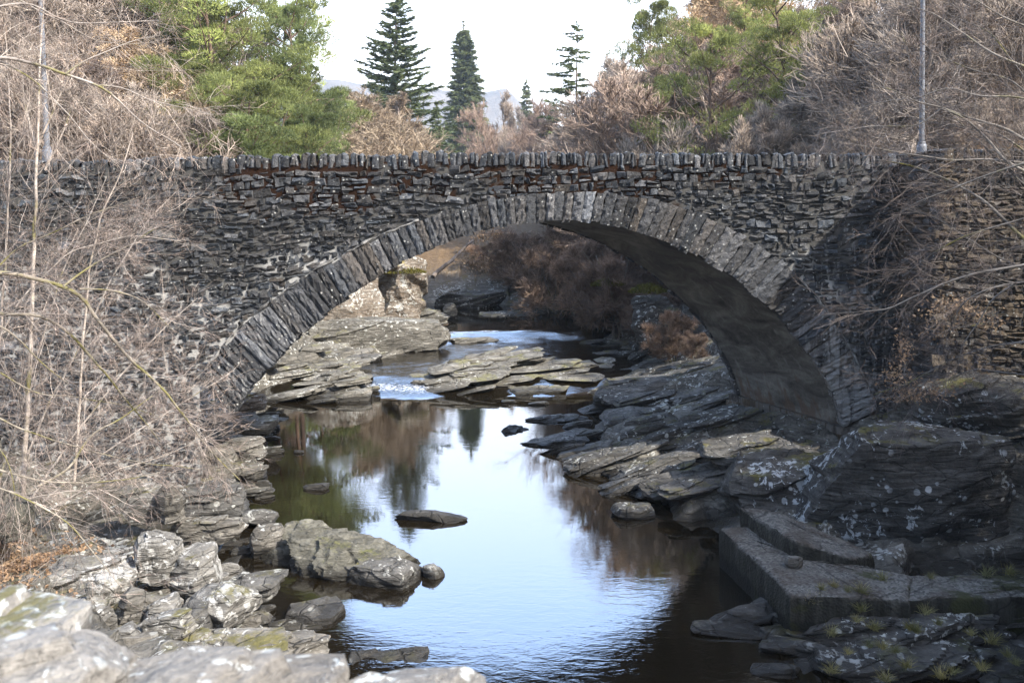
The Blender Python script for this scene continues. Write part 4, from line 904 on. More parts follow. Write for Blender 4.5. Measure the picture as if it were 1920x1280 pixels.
def pine(seed, h, clumps=34, width=.3, base=.3, tufts=300, ntl=.22, flat=.55, lean=(0, 0)):
    rg = np.random.default_rng(seed); tr, cr = MB(), MB()
    tk = grow(np.zeros((1, 3)), np.array([[lean[0], lean[1], 1.]]), np.array([h*.92]), 12, .05, .1, rg); tubes(tr, tk, np.array([.014*h]), np.array([.004*h]), 8)
    for c in range(clumps):
        f = base+(1-base)*((c+.5)/clumps); z = h*.92*f; b = np.array([np.interp(z, tk[0, :, 2], tk[0, :, k]) for k in range(3)])
        az = c*2.4+rg.uniform(-.5, .5); prof = math.sin(math.pi*min(1, (.12+.88*(1-f)**.75)*.62))*1.1
        L = h*width*prof*rg.uniform(.55, 1.15)+.25
        p = grow(b[None], np.array([[math.cos(az), math.sin(az), .25+.5*f]]), np.array([L]), 7, .16, .02, rg); tubes(tr, p, np.array([.0045*h]), np.array([.0015*h]), 5)
        for t in ((.55, .62), (.8, .85), (1., 1.)) if L > 1.2 else ((1., 1.),):
            cc = p[0, min(6, int(t[0]*6))]+rg.normal(0, .12*L*.6, 3); rr = (.13*L+.028*h)*t[1]*rg.uniform(.7, 1.25)
            n = int(tufts*t[1]); s = norm(rg.normal(0, 1, (n, 3))); rad = rg.uniform(.35, 1, (n, 1))**.5
            ps = cc+s*rad*np.array([rr*1.25, rr*1.25, rr*flat])*(1+.3*vnoise(s*2.3+c, seed)[:, None])
            tint = (np.exp(rg.normal(0, .3)+rg.normal(0, .18, n))[:, None])*np.array([[1.02, 1, .95]])
            tuft(cr, ps, s*.8+np.array([0, 0, .75])+.3*rg.normal(0, 1, (n, 3)), np.full(n, ntl), .022*ntl/.3, rg, tint, 3)
    return tr, cr
def con_proto(name, trcr, h, bm, nm): return Proto(name, [('trunk', trcr[0].mesh('trunk', M[bm], True)), ('crown', trcr[1].mesh('crown', M[nm]))], h)

pine_a = con_proto('scots_pine', pine(301, 14, 34, .3, .14, 300, flat=.4), 14, 'bark_pine', 'needle_pine')
pine_b = con_proto('scots_pine', pine(302, 15, 30, .26, .35, 230, flat=.42), 15, 'bark_pine', 'needle_pine')
pine_d = con_proto('scots_pine', pine(304, 12, 17, .34, .3, 230, flat=.45), 12, 'bark_pine', 'needle_pine')
pine_c = con_proto('scots_pine', pine(303, 11, 30, .36, .1, 320, flat=.48), 11, 'bark_pine', 'needle_pine')
gp = 'pines on the left hillside'
for pr, px, py, Yd, rz, lb, wd in [
  (pine_a, 420, -60, 46, .4, 'broad bright green pine at the centre of the left pine group', .95),
  (pine_b, 543, -12, 52, 1.2, 'tall open pine against the sky at the right of the left pine group', .72),
  (pine_c, 500, 105, 50, 2.2, 'rounded green pine low in front of the tall open pine', .8),
  (pine_a, 570, 150, 60, 3.1, 'lowest green pine sloping down to the far hills', .8),
  (pine_c, 445, 150, 42, .9, 'bushy pine just over the parapet where the coping turns red', .85),
  (pine_b, 345, -45, 50, 4.4, 'dark pine at the left edge of the green group', .9),
  (pine_c, 385, 60, 54, 5.1, 'olive pine tucked behind the broad bright one', .9),
  (pine_a, 480, -20, 58, 2.7, 'hazy green pine behind the tall open pine', .85),
  (pine_c, 345, 90, 44, 3.3, 'yellowish pine half hidden by the bare trees on the left', 1.),
  (pine_c, 470, 215, 40, 5.5, 'low pine whose red trunk stands just over the parapet', 1.1),
  (pine_c, 540, 205, 47, 1.6, 'small pine closest to the parapet left of the tan larches', .9)]: put(pr, px, py, Yd, rz, lb, 'pine tree', gp, wd)
gp = 'pines on the right hillside'
for pr, px, py, Yd, rz, lb, wd in [
  (pine_c, 1205, 0, 72, .7, 'dark green pine at the left end of the right hillside', .55),
  (pine_b, 1480, -60, 40, 1.9, 'bright yellow green pine with a clear reddish trunk on the right hillside', .8),
  (pine_d, 1325, 20, 42, 2.9, 'pine with bare crooked orange limbs above the right of the arch', .75),
  (pine_b, 1590, -90, 52, 3.7, 'shadowy pine touching the top edge at right', .6),
  (pine_b, 1395, -40, 60, 4.1, 'pale green pine seen between the two tall right pines', .55),
  (pine_d, 1265, 120, 50, 5.3, 'low spreading pine in the thicket over the right of the arch', .65)]: put(pr, px, py, Yd, rz, lb, 'pine tree', gp, wd)
spr = con_proto('spruce_tree', conifer(311, 26, lambda f: .265*(1-f)**.8+.008, 42, 8, .12, .35, 24, .085, .45, gap=.1, z0=.08, hang=.25), 26, 'bark_far', 'needle_spruce')
put(spr, 728, -22, 106, .3, 'tall dark layered spruce rising into the white sky', 'spruce tree', None, 1.3)
cyp = con_proto('cypress_tree', conifer(312, 36, lambda f: .118*(1-f)**.75+.006*math.sin(f*31)+.01, 60, 11, .3, .25, 26, .12, .9, gap=.06, z0=.03, hang=1.3), 36, 'bark_far', 'needle_cyp')
put(cyp, 868, 40, 186, 0, 'narrow dense cypress shaped conifer in the middle of the sky', 'conifer', None, 1.4)
sp2 = con_proto('spruce_tree', conifer(313, 17, lambda f: .27*(1-f)**.7+.015, 28, 6, .3, .3, 20, .065, .45, gap=.3, z0=.1, hang=.5, side=lambda az, f: 1.05 if math.cos(az) < .2 else .6), 17, 'bark_far', 'needle_spruce')
put(sp2, 1075, 45, 92, 0, 'thin ragged spruce left of the right hillside', 'spruce tree', None, 1.25)
fir = con_proto('spruce_tree', conifer(314, 20, lambda f: .2*(1-f)**.9+.008, 34, 7, .2, .2, 24, .13, .5, z0=.05, hang=.6), 20, 'bark_far', 'needle_cyp')
put(fir, 985, 150, 240, 0, 'small hazy spruce far off among the pale bare trees', 'spruce tree')
put(fir, 470, 90, 60, 1, 'dark spruce tip among the left pines', 'spruce tree')
put(fir, 815, 190, 120, 2, 'green fir just left of the cypress shaped conifer', 'spruce tree')

# ------------------------------------------------------------------ bare woods
bA = bare_proto(401, h=9, nl=18, spread=1.0, rad=.016); bB = bare_proto(402, h=9, nl=16, spread=.85, rad=.016, trop=.1)
bE = bare_proto(408, cm='twig_brown', h=9, nl=18, spread=.9, rad=.013, trop=.07); bF = bare_proto(409, tm='bark_pale', cm='twig_grey', h=9, nl=15, spread=.8, rad=.013, trop=.09); bG = bare_proto(410, tm='bark_pale', cm='twig_brown', h=8, nl=18, spread=.9, stems=3, rad=.012, trop=.1, t0=.15)
bC = bare_proto(403, h=7, nl=21, spread=1.1, stems=3, rad=.015, t0=.12); bD = bare_proto(404, h=8, nl=20, spread=1., stems=4, rad=.014, t0=.08)
lA = bare_proto(405, 'larch_tree', 'bark_far', 'twig_larch', h=11, nl=46, spread=.9, rad=.02, trop=-.03, t0=.08)
lB = bare_proto(406, 'larch_tree', 'bark_far', 'twig_larch', h=11, nl=40, spread=.55, rad=.02, trop=.0, t0=.1)
bS = bare_proto(411, 'bare_shrub', 'bark_shade', 'twig_far_shaded', h=4, nl=30, spread=.9, stems=7, rad=.011, t0=.05, trop=.05, fine=5)
bP = bare_proto(407, 'bare_shrub', 'bark_pale', 'twig_pale', h=6, nl=24, spread=.55, stems=7, rad=.011, trop=.12, t0=.15, fine=5)
for px, py, Yd, lb, pr in [(705, 165, 84, 'tan bare larch in front of the tall spruce, the left one', lA), (768, 172, 86, 'tan bare larch in front of the tall spruce, the right one', lB), (660, 225, 80, 'short tan larch left of the spruce foot', lB)]:
    put(pr, px, py, Yd, px*.1, lb, 'larch tree', 'larches over the middle of the bridge', 1.3)
rg = random.Random(4)
def scatter(protos, spots, lb, gp, cat='bare tree', wide=(1., 1.4)):
    for (px, py, Yd) in spots: put(rg.choice(protos), px, py, Yd, rg.uniform(0, 6.28), lb, cat, gp, rg.uniform(*wide))
J = lambda a: rg.uniform(-a, a)
scatter([bF, bE, bB], [(925+i*15+J(6), 205+J(25)-10*(i % 3), 150+J(40)) for i in range(8)], 'pale hazy bare tree in the distant copse between the two conifers right of centre', 'distant copse over the arch', wide=(.7, .95))
scatter([bE, bF, bC], [(1040+i*24+J(10), 215-i*7+J(28), 80+J(14)) for i in range(8)], 'reddish bare tree on the first slope right of the thin spruce', 'first slope right of the thin spruce')
scatter([bE, bF, bB, bG], [(1150+i*22+J(12), 118-i*2+J(40), 58+J(8)) for i in range(18)], 'brown bare tree in the middle of the right hillside', 'bare trees in the middle of the right hillside')
scatter([bA, bG, bD, bE], [(1310+i*25+J(12), 200+J(35), 43+J(5)) for i in range(11)] + [(1110+i*27+J(12), 190+J(35), 68+J(6)) for i in range(9)], 'low dark bare tree just over the right parapet', 'bare trees along the right parapet')
scatter([bE, bF, bB], [(1520+i*27+J(12), 10+J(50), 56+J(10)) for i in range(15)], 'grey brown bare tree high on the right hillside', 'bare trees high on the right')
scatter([bE, bG, bA], [(1580+i*27+J(12), 120+J(50), 42+J(6)) for i in range(13)], 'grey brown bare tree behind the right lamp post', 'bare trees behind the right lamp post')
scatter([bC, bD], [(1560+i*36+J(12), 200+J(35), 33+J(3)) for i in range(10)], 'dim bare tree close behind the right end of the parapet', 'bare trees close behind the right parapet')
scatter([bA, bB, bC], [(1640+i*24+J(12), -10+J(50), 36+J(5)) for i in range(14)], 'purple brown bare tree at the top right behind the alder limbs', 'bare trees at the top right')
scatter([bE, bB], [(-20+i*26+J(10), -70+J(50), 56+J(6)) for i in range(12)], 'brown bare tree at the skyline of the left hillside', 'bare trees on the left skyline')
scatter([bP], [(1470, 190, 36), (1530, 150, 38), (1440, 225, 35)], 'pale upright stems of a bare shrub over the right parapet', 'pale shrubs over the right parapet', 'bare shrub', (.8, 1))
scatter([lA, lB], [(1350, -60, 75), (1400, -80, 80), (1275, -30, 78), (1560, -80, 80)], 'tan larch high on the right hillside', 'larches high on the right', 'larch tree', (1.1, 1.4))
scatter([bE, bF, bA], [(10+i*33+J(14), 0+J(60), 48+J(8)) for i in range(9)], 'reddish bare tree on the left hillside', 'bare trees on the left hillside')
scatter([bE, bG, bD], [(0+i*38+J(14), 140+J(50), 38+J(5)) for i in range(8)], 'bare brown tree behind the left lamp post', 'bare trees behind the left lamp post')
scatter([lA, lB], [(30+i*32+J(15), 110+J(70), 46+J(5)) for i in range(11)], 'tan larch on the left bracken slope', 'larches on the left slope', 'larch tree', (1.1, 1.5))
# below the deck, seen through the arch
shr = [(905+i*26+J(10), 462+J(22), 64+J(3)) for i in range(7)]
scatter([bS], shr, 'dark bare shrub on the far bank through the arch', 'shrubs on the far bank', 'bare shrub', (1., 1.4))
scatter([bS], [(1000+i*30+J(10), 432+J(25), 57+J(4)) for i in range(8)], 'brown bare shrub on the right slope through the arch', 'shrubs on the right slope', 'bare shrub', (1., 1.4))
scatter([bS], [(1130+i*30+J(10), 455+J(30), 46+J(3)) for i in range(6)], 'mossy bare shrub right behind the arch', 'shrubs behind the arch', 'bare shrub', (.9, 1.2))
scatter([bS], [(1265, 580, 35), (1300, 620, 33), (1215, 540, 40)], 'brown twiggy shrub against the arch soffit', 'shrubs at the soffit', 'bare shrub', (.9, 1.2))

# trees out of frame on the right bank that shade the weir and the right rocks
shade = con_proto('shade_tree', pine(330, 13, 46, .34, .12, 210, .5, .8), 13, 'bark_pine', 'needle_spruce')
for x, y, h_, r in [(10.8, 8.5, 6, 0), (12.5, 12, 5.5, 1), (14.5, 9, 6.5, 2), (13, 6, 7.5, 3), (16, 13, 6, 4), (9.5, 11, 4.5, 5), (17.5, 8, 8, 6), (11.5, 14.5, 5, 1.5)]:
    shade.place((x, y, gh(x, y)-.2), h_/13, r, 'dense dark pine on the right bank outside the picture', 'pine tree', 'shade trees by the weir')

# ------------------------------------------------------------------ near trees with hand-laid limbs
def limb_tree(name, label, limbs, seed, tm, cm, rad, dens=1., trop=-.03, length=1.5, lev=3, group=None, spread=(1., 1., 1.)):
    """limbs: (list of (px,py,Y), base radius); children twigs grow from every limb"""
    rg = np.random.default_rng(seed); tr, cr = MB(), MB(); org = None; base = None
    for pts, r in limbs:
        w = np.array([P(*a) for a in pts]); s = np.r_[0, np.cumsum(np.linalg.norm(np.diff(w, axis=0), axis=1))]; K = max(10, int(s[-1]/.14))
        u = np.linspace(0, s[-1], K); q = np.stack([np.interp(u, s, w[:, k]) for k in range(3)], -1)
        for _ in range(2): q[1:-1] = (q[:-2]+q[1:-1]*2+q[2:])/4
        q += .02*np.stack([vnoise(q*2.5, seed+k) for k in range(3)], -1)
        if base is None: base = q[0].copy()
        r = r*.75; tubes(tr, q[None], np.array([r]), np.array([max(.004, r*.25)]), 7)
        n = max(5, int(s[-1]*8.*dens)); st, dd, t, _ = spawn(q[None], n, .06, 1., .75, .25, rg)
        l1 = length*rg.uniform(.35, 1.15, n)*(1.05-.5*t); p1 = grow(st, dd, l1, 8, .12, trop, rg); r1 = np.maximum(rad*1.1, r*.25*(1.05-.7*t)*rg.uniform(.5, 1.1, n))
        tubes(cr, p1, r1, np.full(n, rad*.7), 4, twig_tints(n, rg, .4))
        s2_, d2, t2, pi = spawn(p1, 6, .12, 1., .6, .22, rg); l2 = l1[pi]*.58*rg.uniform(.4, 1.2, len(t2)); p2 = grow(s2_, d2, l2, 5, .13, trop, rg)
        tubes(cr, p2, np.full(len(p2), rad*.9), np.full(len(p2), rad*.5), 3, twig_tints(len(p2), rg, .5))
        if lev > 2:
            s3, d3, t3, pi3 = spawn(p2, 4, .15, 1., .55, .2, rg); l3 = np.maximum(.08, l2[pi3]*.55*rg.uniform(.4, 1.2, len(t3))); p3 = grow(s3, d3, l3, 4, .14, trop, rg)
            tubes(cr, p3, np.full(len(p3), rad*.6), np.full(len(p3), rad*.4), 3, twig_tints(len(p3), rg, .5)*np.array([1.02, .92, .89]))
    root = thing(name, label, 'bare tree', tuple(base), group)
    for b in (tr, cr): b.v = [v-base for v in b.v]
    tr.build('trunk', M[tm], root, smooth=True); cr.build('crown', M[cm], root); return root
def L(*pts, Y=14., dy=0.): return [(a, b, Y+dy*k/max(1, len(pts)-1)) for k, (a, b) in enumerate(pts)]
gl = 'bare trees leaning over the left bank'
limb_tree('bare_birch', 'pale bare birch limbs sweeping in from the top left corner', [
  (L((-260, 300), (-120, 150), (0, 105), (83, 125), (130, 140), (187, 160), (217, 180), (250, 217), (283, 240), (340, 275), Y=13.6, dy=1), .055),
  (L((-120, 60), (0, 115), (67, 153), (113, 197), (143, 233), (167, 267), (210, 300), Y=13.8, dy=.6), .03),
  (L((-150, 60), (0, 10), (60, 5), (100, 32), (133, 45), (200, 43), (290, 40), Y=14.5, dy=1), .035),
  (L((125, 138), (160, 110), (200, 95), (250, 75), (300, 68), Y=14, dy=.6), .02),
  (L((187, 160), (230, 160), (280, 190), (330, 200), (400, 215), Y=14.2, dy=.6), .018),
  (L((-100, -40), (0, -20), (90, 30), (190, 80), (270, 85), Y=15, dy=1), .025)], 501, 'bark_pale', 'twig_pale', .003, .95, group=gl, trop=-.02)
limb_tree('bare_birch', 'mossy bare birch whose long limb runs diagonally down across the left abutment', [
  (L((-200, 560), (-60, 520), (0, 510), (30, 512), (75, 525), (120, 535), (150, 555), (185, 600), (215, 640), (250, 680), (285, 705), (320, 745), (360, 800), (400, 850), (450, 900), Y=14.2, dy=2.4), .06),
  (L((150, 540), (200, 540), (270, 565), (330, 625), Y=14.6, dy=1), .022),
  (L((-60, 585), (0, 590), (60, 590), (110, 605), (140, 640), (190, 690), (230, 745), (270, 790), (300, 830), Y=14.6, dy=2), .045),
  (L((-60, 590), (0, 610), (40, 640), (90, 690), (130, 720), Y=14.4, dy=1), .028),
  (L((120, 535), (150, 510), (200, 480), (240, 460), (290, 430), Y=14.8, dy=1), .025),
  (L((-40, 540), (20, 470), (90, 440), (170, 400), (260, 370), Y=15.4, dy=1), .025),
  (L((0, 700), (70, 740), (150, 745), (230, 760), (330, 790), Y=15.4, dy=1.4), .02)], 502, 'bark_moss', 'twig_pale', .003, .95, group=gl)
limb_tree('bare_birch', 'bare branches drooping low over the leaf litter at the left edge', [
  (L((-120, 880), (0, 914), (67, 944), (133, 977), (183, 1047), (227, 1100), Y=13.4, dy=.4), .022),
  (L((-80, 860), (0, 880), (90, 905), (150, 905), (240, 900), (300, 885), Y=14.6, dy=.8), .03),
  (L((60, 920), (130, 880), (167, 817), (220, 790), (260, 760), (310, 725), Y=15, dy=1.2), .035),
  (L((-60, 760), (30, 800), (110, 830), (190, 850), (290, 870), (380, 880), Y=15, dy=2), .025),
  (L((-40, 800), (20, 860), (30, 960), (40, 1010), Y=13.8, dy=.3), .014)], 503, 'bark_moss', 'twig_pale', .003, .9, trop=-.05, group=gl)
limb_tree('bare_birch', 'slim pale birch stems standing before the left end of the parapet', [
  (L((40, 960), (60, 600), (66, 400), (68, 320), (70, 270), (72, 220), (76, 120), (82, -30), Y=17.5), .07),
  (L((68, 300), (60, 240), (45, 190), (42, 140), Y=17.6), .03),
  (L((72, 270), (95, 215), (120, 165), (150, 110), Y=17.6), .03),
  (L((85, 320), (110, 270), (128, 215), (150, 170), Y=18), .03),
  (L((140, 900), (165, 520), (190, 400), (225, 330), (250, 250), Y=18.5), .045),
  (L((-30, 960), (0, 640), (15, 420), (20, 250), (10, 60), Y=18.5), .05)], 504, 'bark_pale', 'twig_pale', .0035, .75, trop=.03, length=1.9, group=gl)
limb_tree('bare_birch', 'tangle of thin pale stems against the left spandrel', [
  (L((30, 900), (90, 760), (150, 650), (210, 520), (270, 420), (330, 360), Y=18.6, dy=.8), .035),
  (L((60, 930), (150, 800), (230, 700), (300, 620), (370, 560), Y=18.6, dy=1), .035),
  (L((80, 940), (180, 860), (270, 800), (350, 750), (430, 700), Y=18.6, dy=1.2), .03),
  (L((0, 900), (60, 700), (120, 500), (170, 400), (200, 330), Y=19), .035),
  (L((-40, 700), (40, 560), (130, 470), (240, 440), (340, 450), Y=17.8, dy=1), .03),
  (L((100, 950), (220, 880), (320, 850), (430, 800), Y=18.4, dy=1.2), .025)], 505, 'bark_pale', 'twig_pale', .0028, .95, trop=.02, length=1.7, group=gl)
gr = 'bare trees leaning over the right bank'
limb_tree('bare_alder', 'dark bare tree whose thick limbs reach in over the right end of the parapet', [
  (L((2100, 480), (1960, 345), (1920, 318), (1880, 300), (1870, 280), (1850, 262), (1830, 240), (1800, 215), (1765, 205), Y=15, dy=1), .06),
  (L((1990, 290), (1920, 262), (1890, 240), (1850, 230), (1810, 222), (1780, 205), (1720, 190), (1660, 165), Y=15.3, dy=1), .04),
  (L((1960, 310), (1860, 297), (1800, 300), (1730, 295), (1650, 280), (1590, 270), Y=15.3, dy=1), .03),
  (L((1960, 140), (1880, 110), (1850, 95), (1800, 60), (1760, 30), (1700, 10), Y=15.5, dy=1), .035),
  (L((1980, 200), (1900, 180), (1840, 185), (1780, 160), (1720, 185), (1650, 190), (1580, 215), Y=15.6, dy=1.6), .03),
  (L((1960, 60), (1890, 40), (1830, 0), (1780, -30), Y=16), .03),
  (L((1765, 205), (1720, 240), (1660, 235), (1600, 240), (1540, 260), Y=16, dy=.6), .018)], 511, 'bark_shade', 'twig_shade', .0029, 1.05, group=gr, trop=.0, length=1.7)
limb_tree('bare_alder', 'leaning bare tree with pale branches hanging before the wing wall', [
  (L((2060, 560), (1960, 480), (1900, 430), (1847, 377), (1780, 337), (1697, 307), (1640, 300), Y=15, dy=1.4), .055),
  (L((1930, 305), (1880, 315), (1830, 335), (1780, 355), (1730, 375), (1680, 400), (1660, 440), Y=14.6, dy=1), .025),
  (L((2000, 480), (1920, 497), (1847, 510), (1800, 520), (1740, 545), (1700, 565), (1660, 580), (1600, 585), (1540, 590), Y=14.4, dy=1.4), .04),
  (L((1990, 520), (1890, 533), (1840, 545), (1810, 560), (1795, 580), (1790, 610), (1770, 630), Y=14.4, dy=.8), .03),
  (L((1900, 535), (1855, 560), (1840, 600), (1800, 650), (1795, 700), Y=14.4, dy=.6), .022),
  (L((1960, 400), (1880, 420), (1800, 445), (1740, 480), (1690, 520), Y=14.8, dy=1), .025),
  (L((2000, 640), (1920, 640), (1850, 650), (1770, 680), (1700, 720), (1640, 740), Y=15, dy=1), .025),
  (L((1990, 710), (1900, 700), (1830, 690), (1760, 720), (1690, 750), Y=15.4, dy=1), .02)], 512, 'bark_shade', 'twig_shade', .0029, .95, group=gr, trop=-.03, length=1.4)
limb_tree('bare_alder', 'fan of dark twigs crossing in front of the right lamp post', [
  (L((2010, 420), (1900, 330), (1800, 230), (1720, 160), (1690, 60), Y=16, dy=2), .03),
  (L((1980, 330), (1880, 250), (1800, 240), (1730, 225), (1650, 200), Y=16, dy=2), .026),
  (L((2000, 260), (1900, 150), (1820, 130), (1740, 95), (1670, 90), Y=16, dy=2), .026),
  (L((1960, 200), (1860, 60), (1780, 30), (1720, -20), Y=16, dy=2), .024),
  (L((1950, 520), (1850, 470), (1790, 430), (1740, 400), (1690, 390), Y=16, dy=2), .024)], 514, 'bark_shade', 'twig_shade', .003, 1.0, group=gr, trop=.0, length=1.5)
limb_tree('bare_alder', 'mossy pale branch arching over the far pool through the arch', [
  (L((1290, 600), (1230, 540), (1150, 520), (1110, 500), (1070, 487), (1050, 470), (1020, 440), Y=54), .075),
  (L((1110, 500), (1070, 470), (1040, 455), (1010, 450), Y=55), .045), (L((1150, 520), (1110, 500), (1070, 440), (1040, 420), Y=53), .045),
  (L((1150, 518), (1080, 520), (1030, 512), (1010, 530), Y=55), .04)], 513, 'bark_moss', 'twig_far_shaded', .009, .5, length=1.5, trop=-.06)

# fallen log, driftwood
mb = MB(); a, b = P(886, 452, 60), P(812, 520, 55); q = np.stack([a+(b-a)*t for t in np.linspace(0, 1, 10)]); q += .05*np.random.default_rng(1).normal(0, 1, q.shape)
tubes(mb, (q-b)[None], np.array([.08]), np.array([.14]), 8); o = mb.build('fallen_log', M['bark_far'], smooth=True); o.location = tuple(b); tag(o, 'grey dead trunk leaning down the far bank beside the cliff', 'log')

# ------------------------------------------------------------------ lamp posts
def lamp_post(px, pyb, Y, label):
    b = P(px, pyb, Y); z0 = float(top_z(b[0])-1.05); r = thing('lamp_post', label, 'lamp post', (b[0], Y, z0), 'street lamps on the bridge')
    def lathe(pr, S=20):
        mb = MB(); v = np.array([[(rr*math.cos(2*math.pi*s/S), rr*math.sin(2*math.pi*s/S), z) for s in range(S)] for rr, z in pr]).reshape(-1, 3)
        mb.add(v, [[k*S+s, k*S+(s+1) % S, (k+1)*S+(s+1) % S, (k+1)*S+s] for k in range(len(pr)-1) for s in range(S)]); return mb
    lathe([(.125, 0), (.125, 1.35), (.12, 1.4), (.1, 1.42), (.1, 1.47), (.085, 1.5)]).build('base', M['steel'], r, sharp=40)
    lathe([(.07, 1.48), (.064, 3), (.055, 5), (.046, 7.5), (.044, 8)]).build('pole', M['steel'], r, smooth=True)
    mb = MB(); tubes(mb, np.array([[[0, 0, 7.9], [0, -.15, 8.15], [0, -.6, 8.3], [0, -1.1, 8.32]]]), np.array([.04]), np.array([.03]), 8); mb.build('arm', M['steel'], r, smooth=True)
    mb = MB(); s = np.linspace(0, 1, 9); 
    for k in range(1): v = np.array([[(.14*math.sin(math.pi*(.12+.8*a))*math.cos(c), -1.0-.6*a, 8.32+.07*math.sin(math.pi*(.12+.8*a))*math.sin(c)) for c in np.linspace(0, 2*math.pi, 12, endpoint=False)] for a in s]).reshape(-1, 3)
    mb.add(v, [[k*12+j, k*12+(j+1) % 12, (k+1)*12+(j+1) % 12, (k+1)*12+j] for k in range(8) for j in range(12)]); mb.build('lantern', M['steel'], r, smooth=True)
lamp_post(89, 296, 23.6, 'grey steel lamp post behind the pale birch stems at left')
lamp_post(1728, 290, 23.6, 'grey steel lamp post seen through dark twigs at right')

# ------------------------------------------------------------------ small growth
def leaves(mb, c, s, rg, k=1.):
    n = len(c); a = norm(rg.normal(0, 1, (n, 3))+np.array([0, 0, .6*k])); u = norm(np.cross(a, rg.normal(0, 1, (n, 3)))); w = np.cross(a, u)
    sz = (s*rg.uniform(.6, 1.2, n))[:, None]; v = np.stack([c-u*sz, c-w*sz*.55+a*sz*.2, c+u*sz, c+w*sz*.55+a*sz*.2], 1).reshape(-1, 3); i = np.arange(n)*4
    mb.add(v, np.stack([i, i+1, i+2, i+3], -1), c=np.repeat(np.exp(rg.normal(0, .3, n))[:, None]*np.ones((1, 3)), 4, 0))
rg = np.random.default_rng(77)
n = 5200; lx = rg.normal(-8.9, 1.0, n); ly = rg.normal(15.2, 1.1, n); lz = height(lx, ly)+rg.uniform(.0, .05, n)
mb = MB(); leaves(mb, np.stack([lx, ly, lz], -1), .05, rg, 2.); tag(mb.build('leaf_litter', M['leaf']), 'orange brown dead leaves carpeting the ground at the left edge', 'leaf litter', kind='stuff')
def leafy(label, spots, seed, size=.05, Y=15.5):
    rg = np.random.default_rng(seed); c0 = P(spots[0][0], spots[0][1]+40, Y); r = thing('beech_sapling', label, 'sapling', tuple(c0), 'saplings holding dead orange leaves'); mb = MB(); tb = MB()
    for px, py, sx, sy, n in spots:
        c = np.array([P(px+rg.normal(0, sx), py+rg.normal(0, sy), Y+rg.normal(0, .25)) for _ in range(n)]); leaves(mb, c-c0, size, rg, .3)
        e = P(px, py, Y)-c0; st = grow(np.zeros((3, 3)), np.tile(e, (3, 1))+rg.normal(0, .15, (3, 3)), np.full(3, np.linalg.norm(e)*1.1+.2), 7, .1, 0, rg); tubes(tb, st, np.full(3, .008), np.full(3, .003), 4)
    tb.build('stem', M['bark_shade'], r); mb.build('foliage', M['leaf'], r)
leafy('sapling with dead orange leaves under the wing wall', [(1790, 575, 28, 10, 330), (1760, 610, 20, 14, 160), (1850, 600, 20, 12, 120)], 1, .045, 18.5)
leafy('small orange leaved sapling beside the right springing', [(1695, 660, 10, 18, 110), (1680, 705, 14, 10, 110), (1725, 730, 35, 9, 260), (1700, 745, 25, 6, 120)], 2, .042, 18.)
leafy('orange leaved bush at the top of the arch opening', [(930, 440, 14, 6, 260), (900, 445, 8, 6, 80)], 3, .1, 58)
leafy('rusty leaved bush on the shaded far bank', [(890, 490, 14, 10, 220), (905, 500, 8, 7, 90)], 4, .1, 55)
leafy('rusty bush low on the bank right of the far pool', [(1100, 565, 18, 12, 260), (1125, 575, 14, 9, 100)], 5, .09, 46)
# moss cushions on rock tops
def moss_patch(label, px, py, Y, w, d_, h, seed, name='moss_patch'):
    rg = np.random.default_rng(seed); n = 700; a = rg.uniform(0, 6.28, n); r = np.sqrt(rg.uniform(0, 1, n)); c0 = P(px, py, Y)
    c = np.stack([w*r*np.cos(a), d_*r*np.sin(a), h*(1-r**2)*rg.uniform(.3, 1, n)], -1); mb = MB(); tuft(mb, c, rg.normal(0, .5, (n, 3))+np.array([0, 0, 1.]), np.full(n, .12), .03, rg, np.exp(rg.normal(0, .25, (n, 1)))*np.ones((1, 3)), 2)
    o = mb.build(name, M['moss']); o.location = tuple(c0); tag(o, label, 'moss', kind='stuff')
moss_patch('yellow green moss on top of the sunlit cliff', 760, 512, 47.5, 1.1, .8, .3, 1)
moss_patch('green moss on the crag right behind the arch', 1215, 548, 37.5, .8, .6, .35, 2)
moss_patch('moss hanging under the far pale branch', 1140, 535, 42, .8, .6, .3, 3)
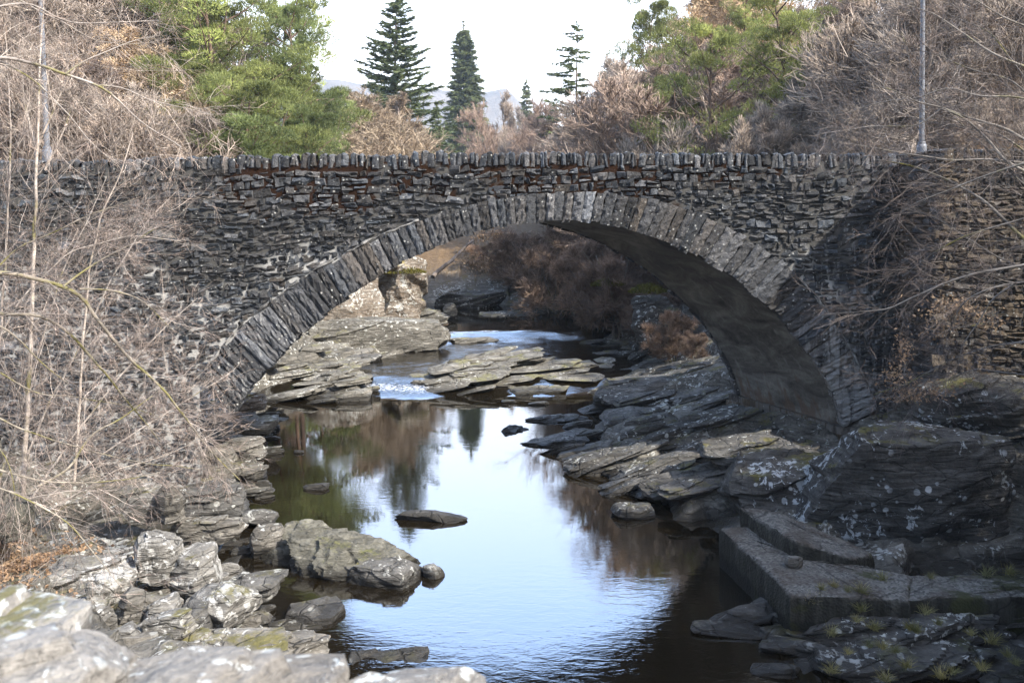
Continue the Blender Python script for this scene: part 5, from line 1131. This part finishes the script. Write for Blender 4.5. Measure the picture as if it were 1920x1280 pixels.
# grass tufts
def tuft_mesh(seed):
    rg = np.random.default_rng(seed); n = 70; c = np.stack([rg.normal(0, .03, n), rg.normal(0, .03, n), np.zeros(n)], -1); d = np.stack([rg.normal(0, .55, n), rg.normal(0, .55, n), np.ones(n)], -1)
    mb = MB(); p = grow(c, d, rg.uniform(.1, .2, n), 4, .1, -.18, rg); tubes(mb, p, np.full(n, .0035), np.full(n, .001), 3, twig_tints(n, rg)); return mb.mesh('grass_tuft', M['grass'])
tm = [tuft_mesh(k) for k in range(3)]; rg = random.Random(9)
gt = 'grass tufts on the shaded ledges below the weir'
def ray_hit_z(px, py, z): return G(px, py, z)
for k, (px, py, z) in enumerate([(1490, 1125, .55), (1565, 1100, .78), (1590, 1108, .78), (1615, 1112, .76), (1655, 1088, .76), (1745, 1083, .76), (1850, 1078, .76), (1892, 1076, .76), (1606, 1165, .55), (1615, 1145, .6), (1720, 1185, .5), (1708, 1180, .5), (1680, 1222, .4), (1765, 1270, .35), (1785, 1262, .35), (1630, 1212, .4), (1890, 1230, .45), (1905, 1245, .45), (1860, 1205, .45), (1655, 1215, .4), (1540, 1104, .79), (1520, 1130, .6), (1560, 1190, .45), (1640, 1180, .5), (1760, 1170, .55), (1820, 1190, .5), (1590, 1225, .35), (1700, 1250, .35), (1840, 1255, .4), (1735, 1150, .6), (1560, 1260, .2), (1660, 1275, .3)]):
    o = link('grass_tuft', tm[k % 3]); c = G(px, py, z); o.location = tuple(c); s = rg.uniform(.7, 1.3); o.scale = (s, s, s); o.rotation_euler = (0, 0, rg.uniform(0, 6)); tag(o, 'pale grass tuft growing on the dark ledges by the weir', 'grass tuft', gt)

# ------------------------------------------------------------------ air
mb = MB(); a = np.array([[-3200, -70], [3200, -70], [3200, 5400], [-3200, 5400]], float)
v = np.concatenate([np.c_[a, np.full(4, -14.)], np.c_[a, np.full(4, 420.)]])
mb.add(v, [[3, 2, 1, 0], [4, 5, 6, 7], [0, 1, 5, 4], [1, 2, 6, 5], [2, 3, 7, 6], [3, 0, 4, 7]])
hm = bpy.data.materials.new('air'); hm.use_nodes = True; hn = hm.node_tree.nodes; hn.remove(hn['Principled BSDF'])
vp = hn.new('ShaderNodeVolumePrincipled'); vp.inputs['Density'].default_value = .0003; vp.inputs['Color'].default_value = (.76, .87, 1, 1); vp.inputs['Anisotropy'].default_value = .2
hm.node_tree.links.new(vp.outputs[0], hn['Material Output'].inputs['Volume'])
tag(mb.build('haze', hm), kind='stuff')
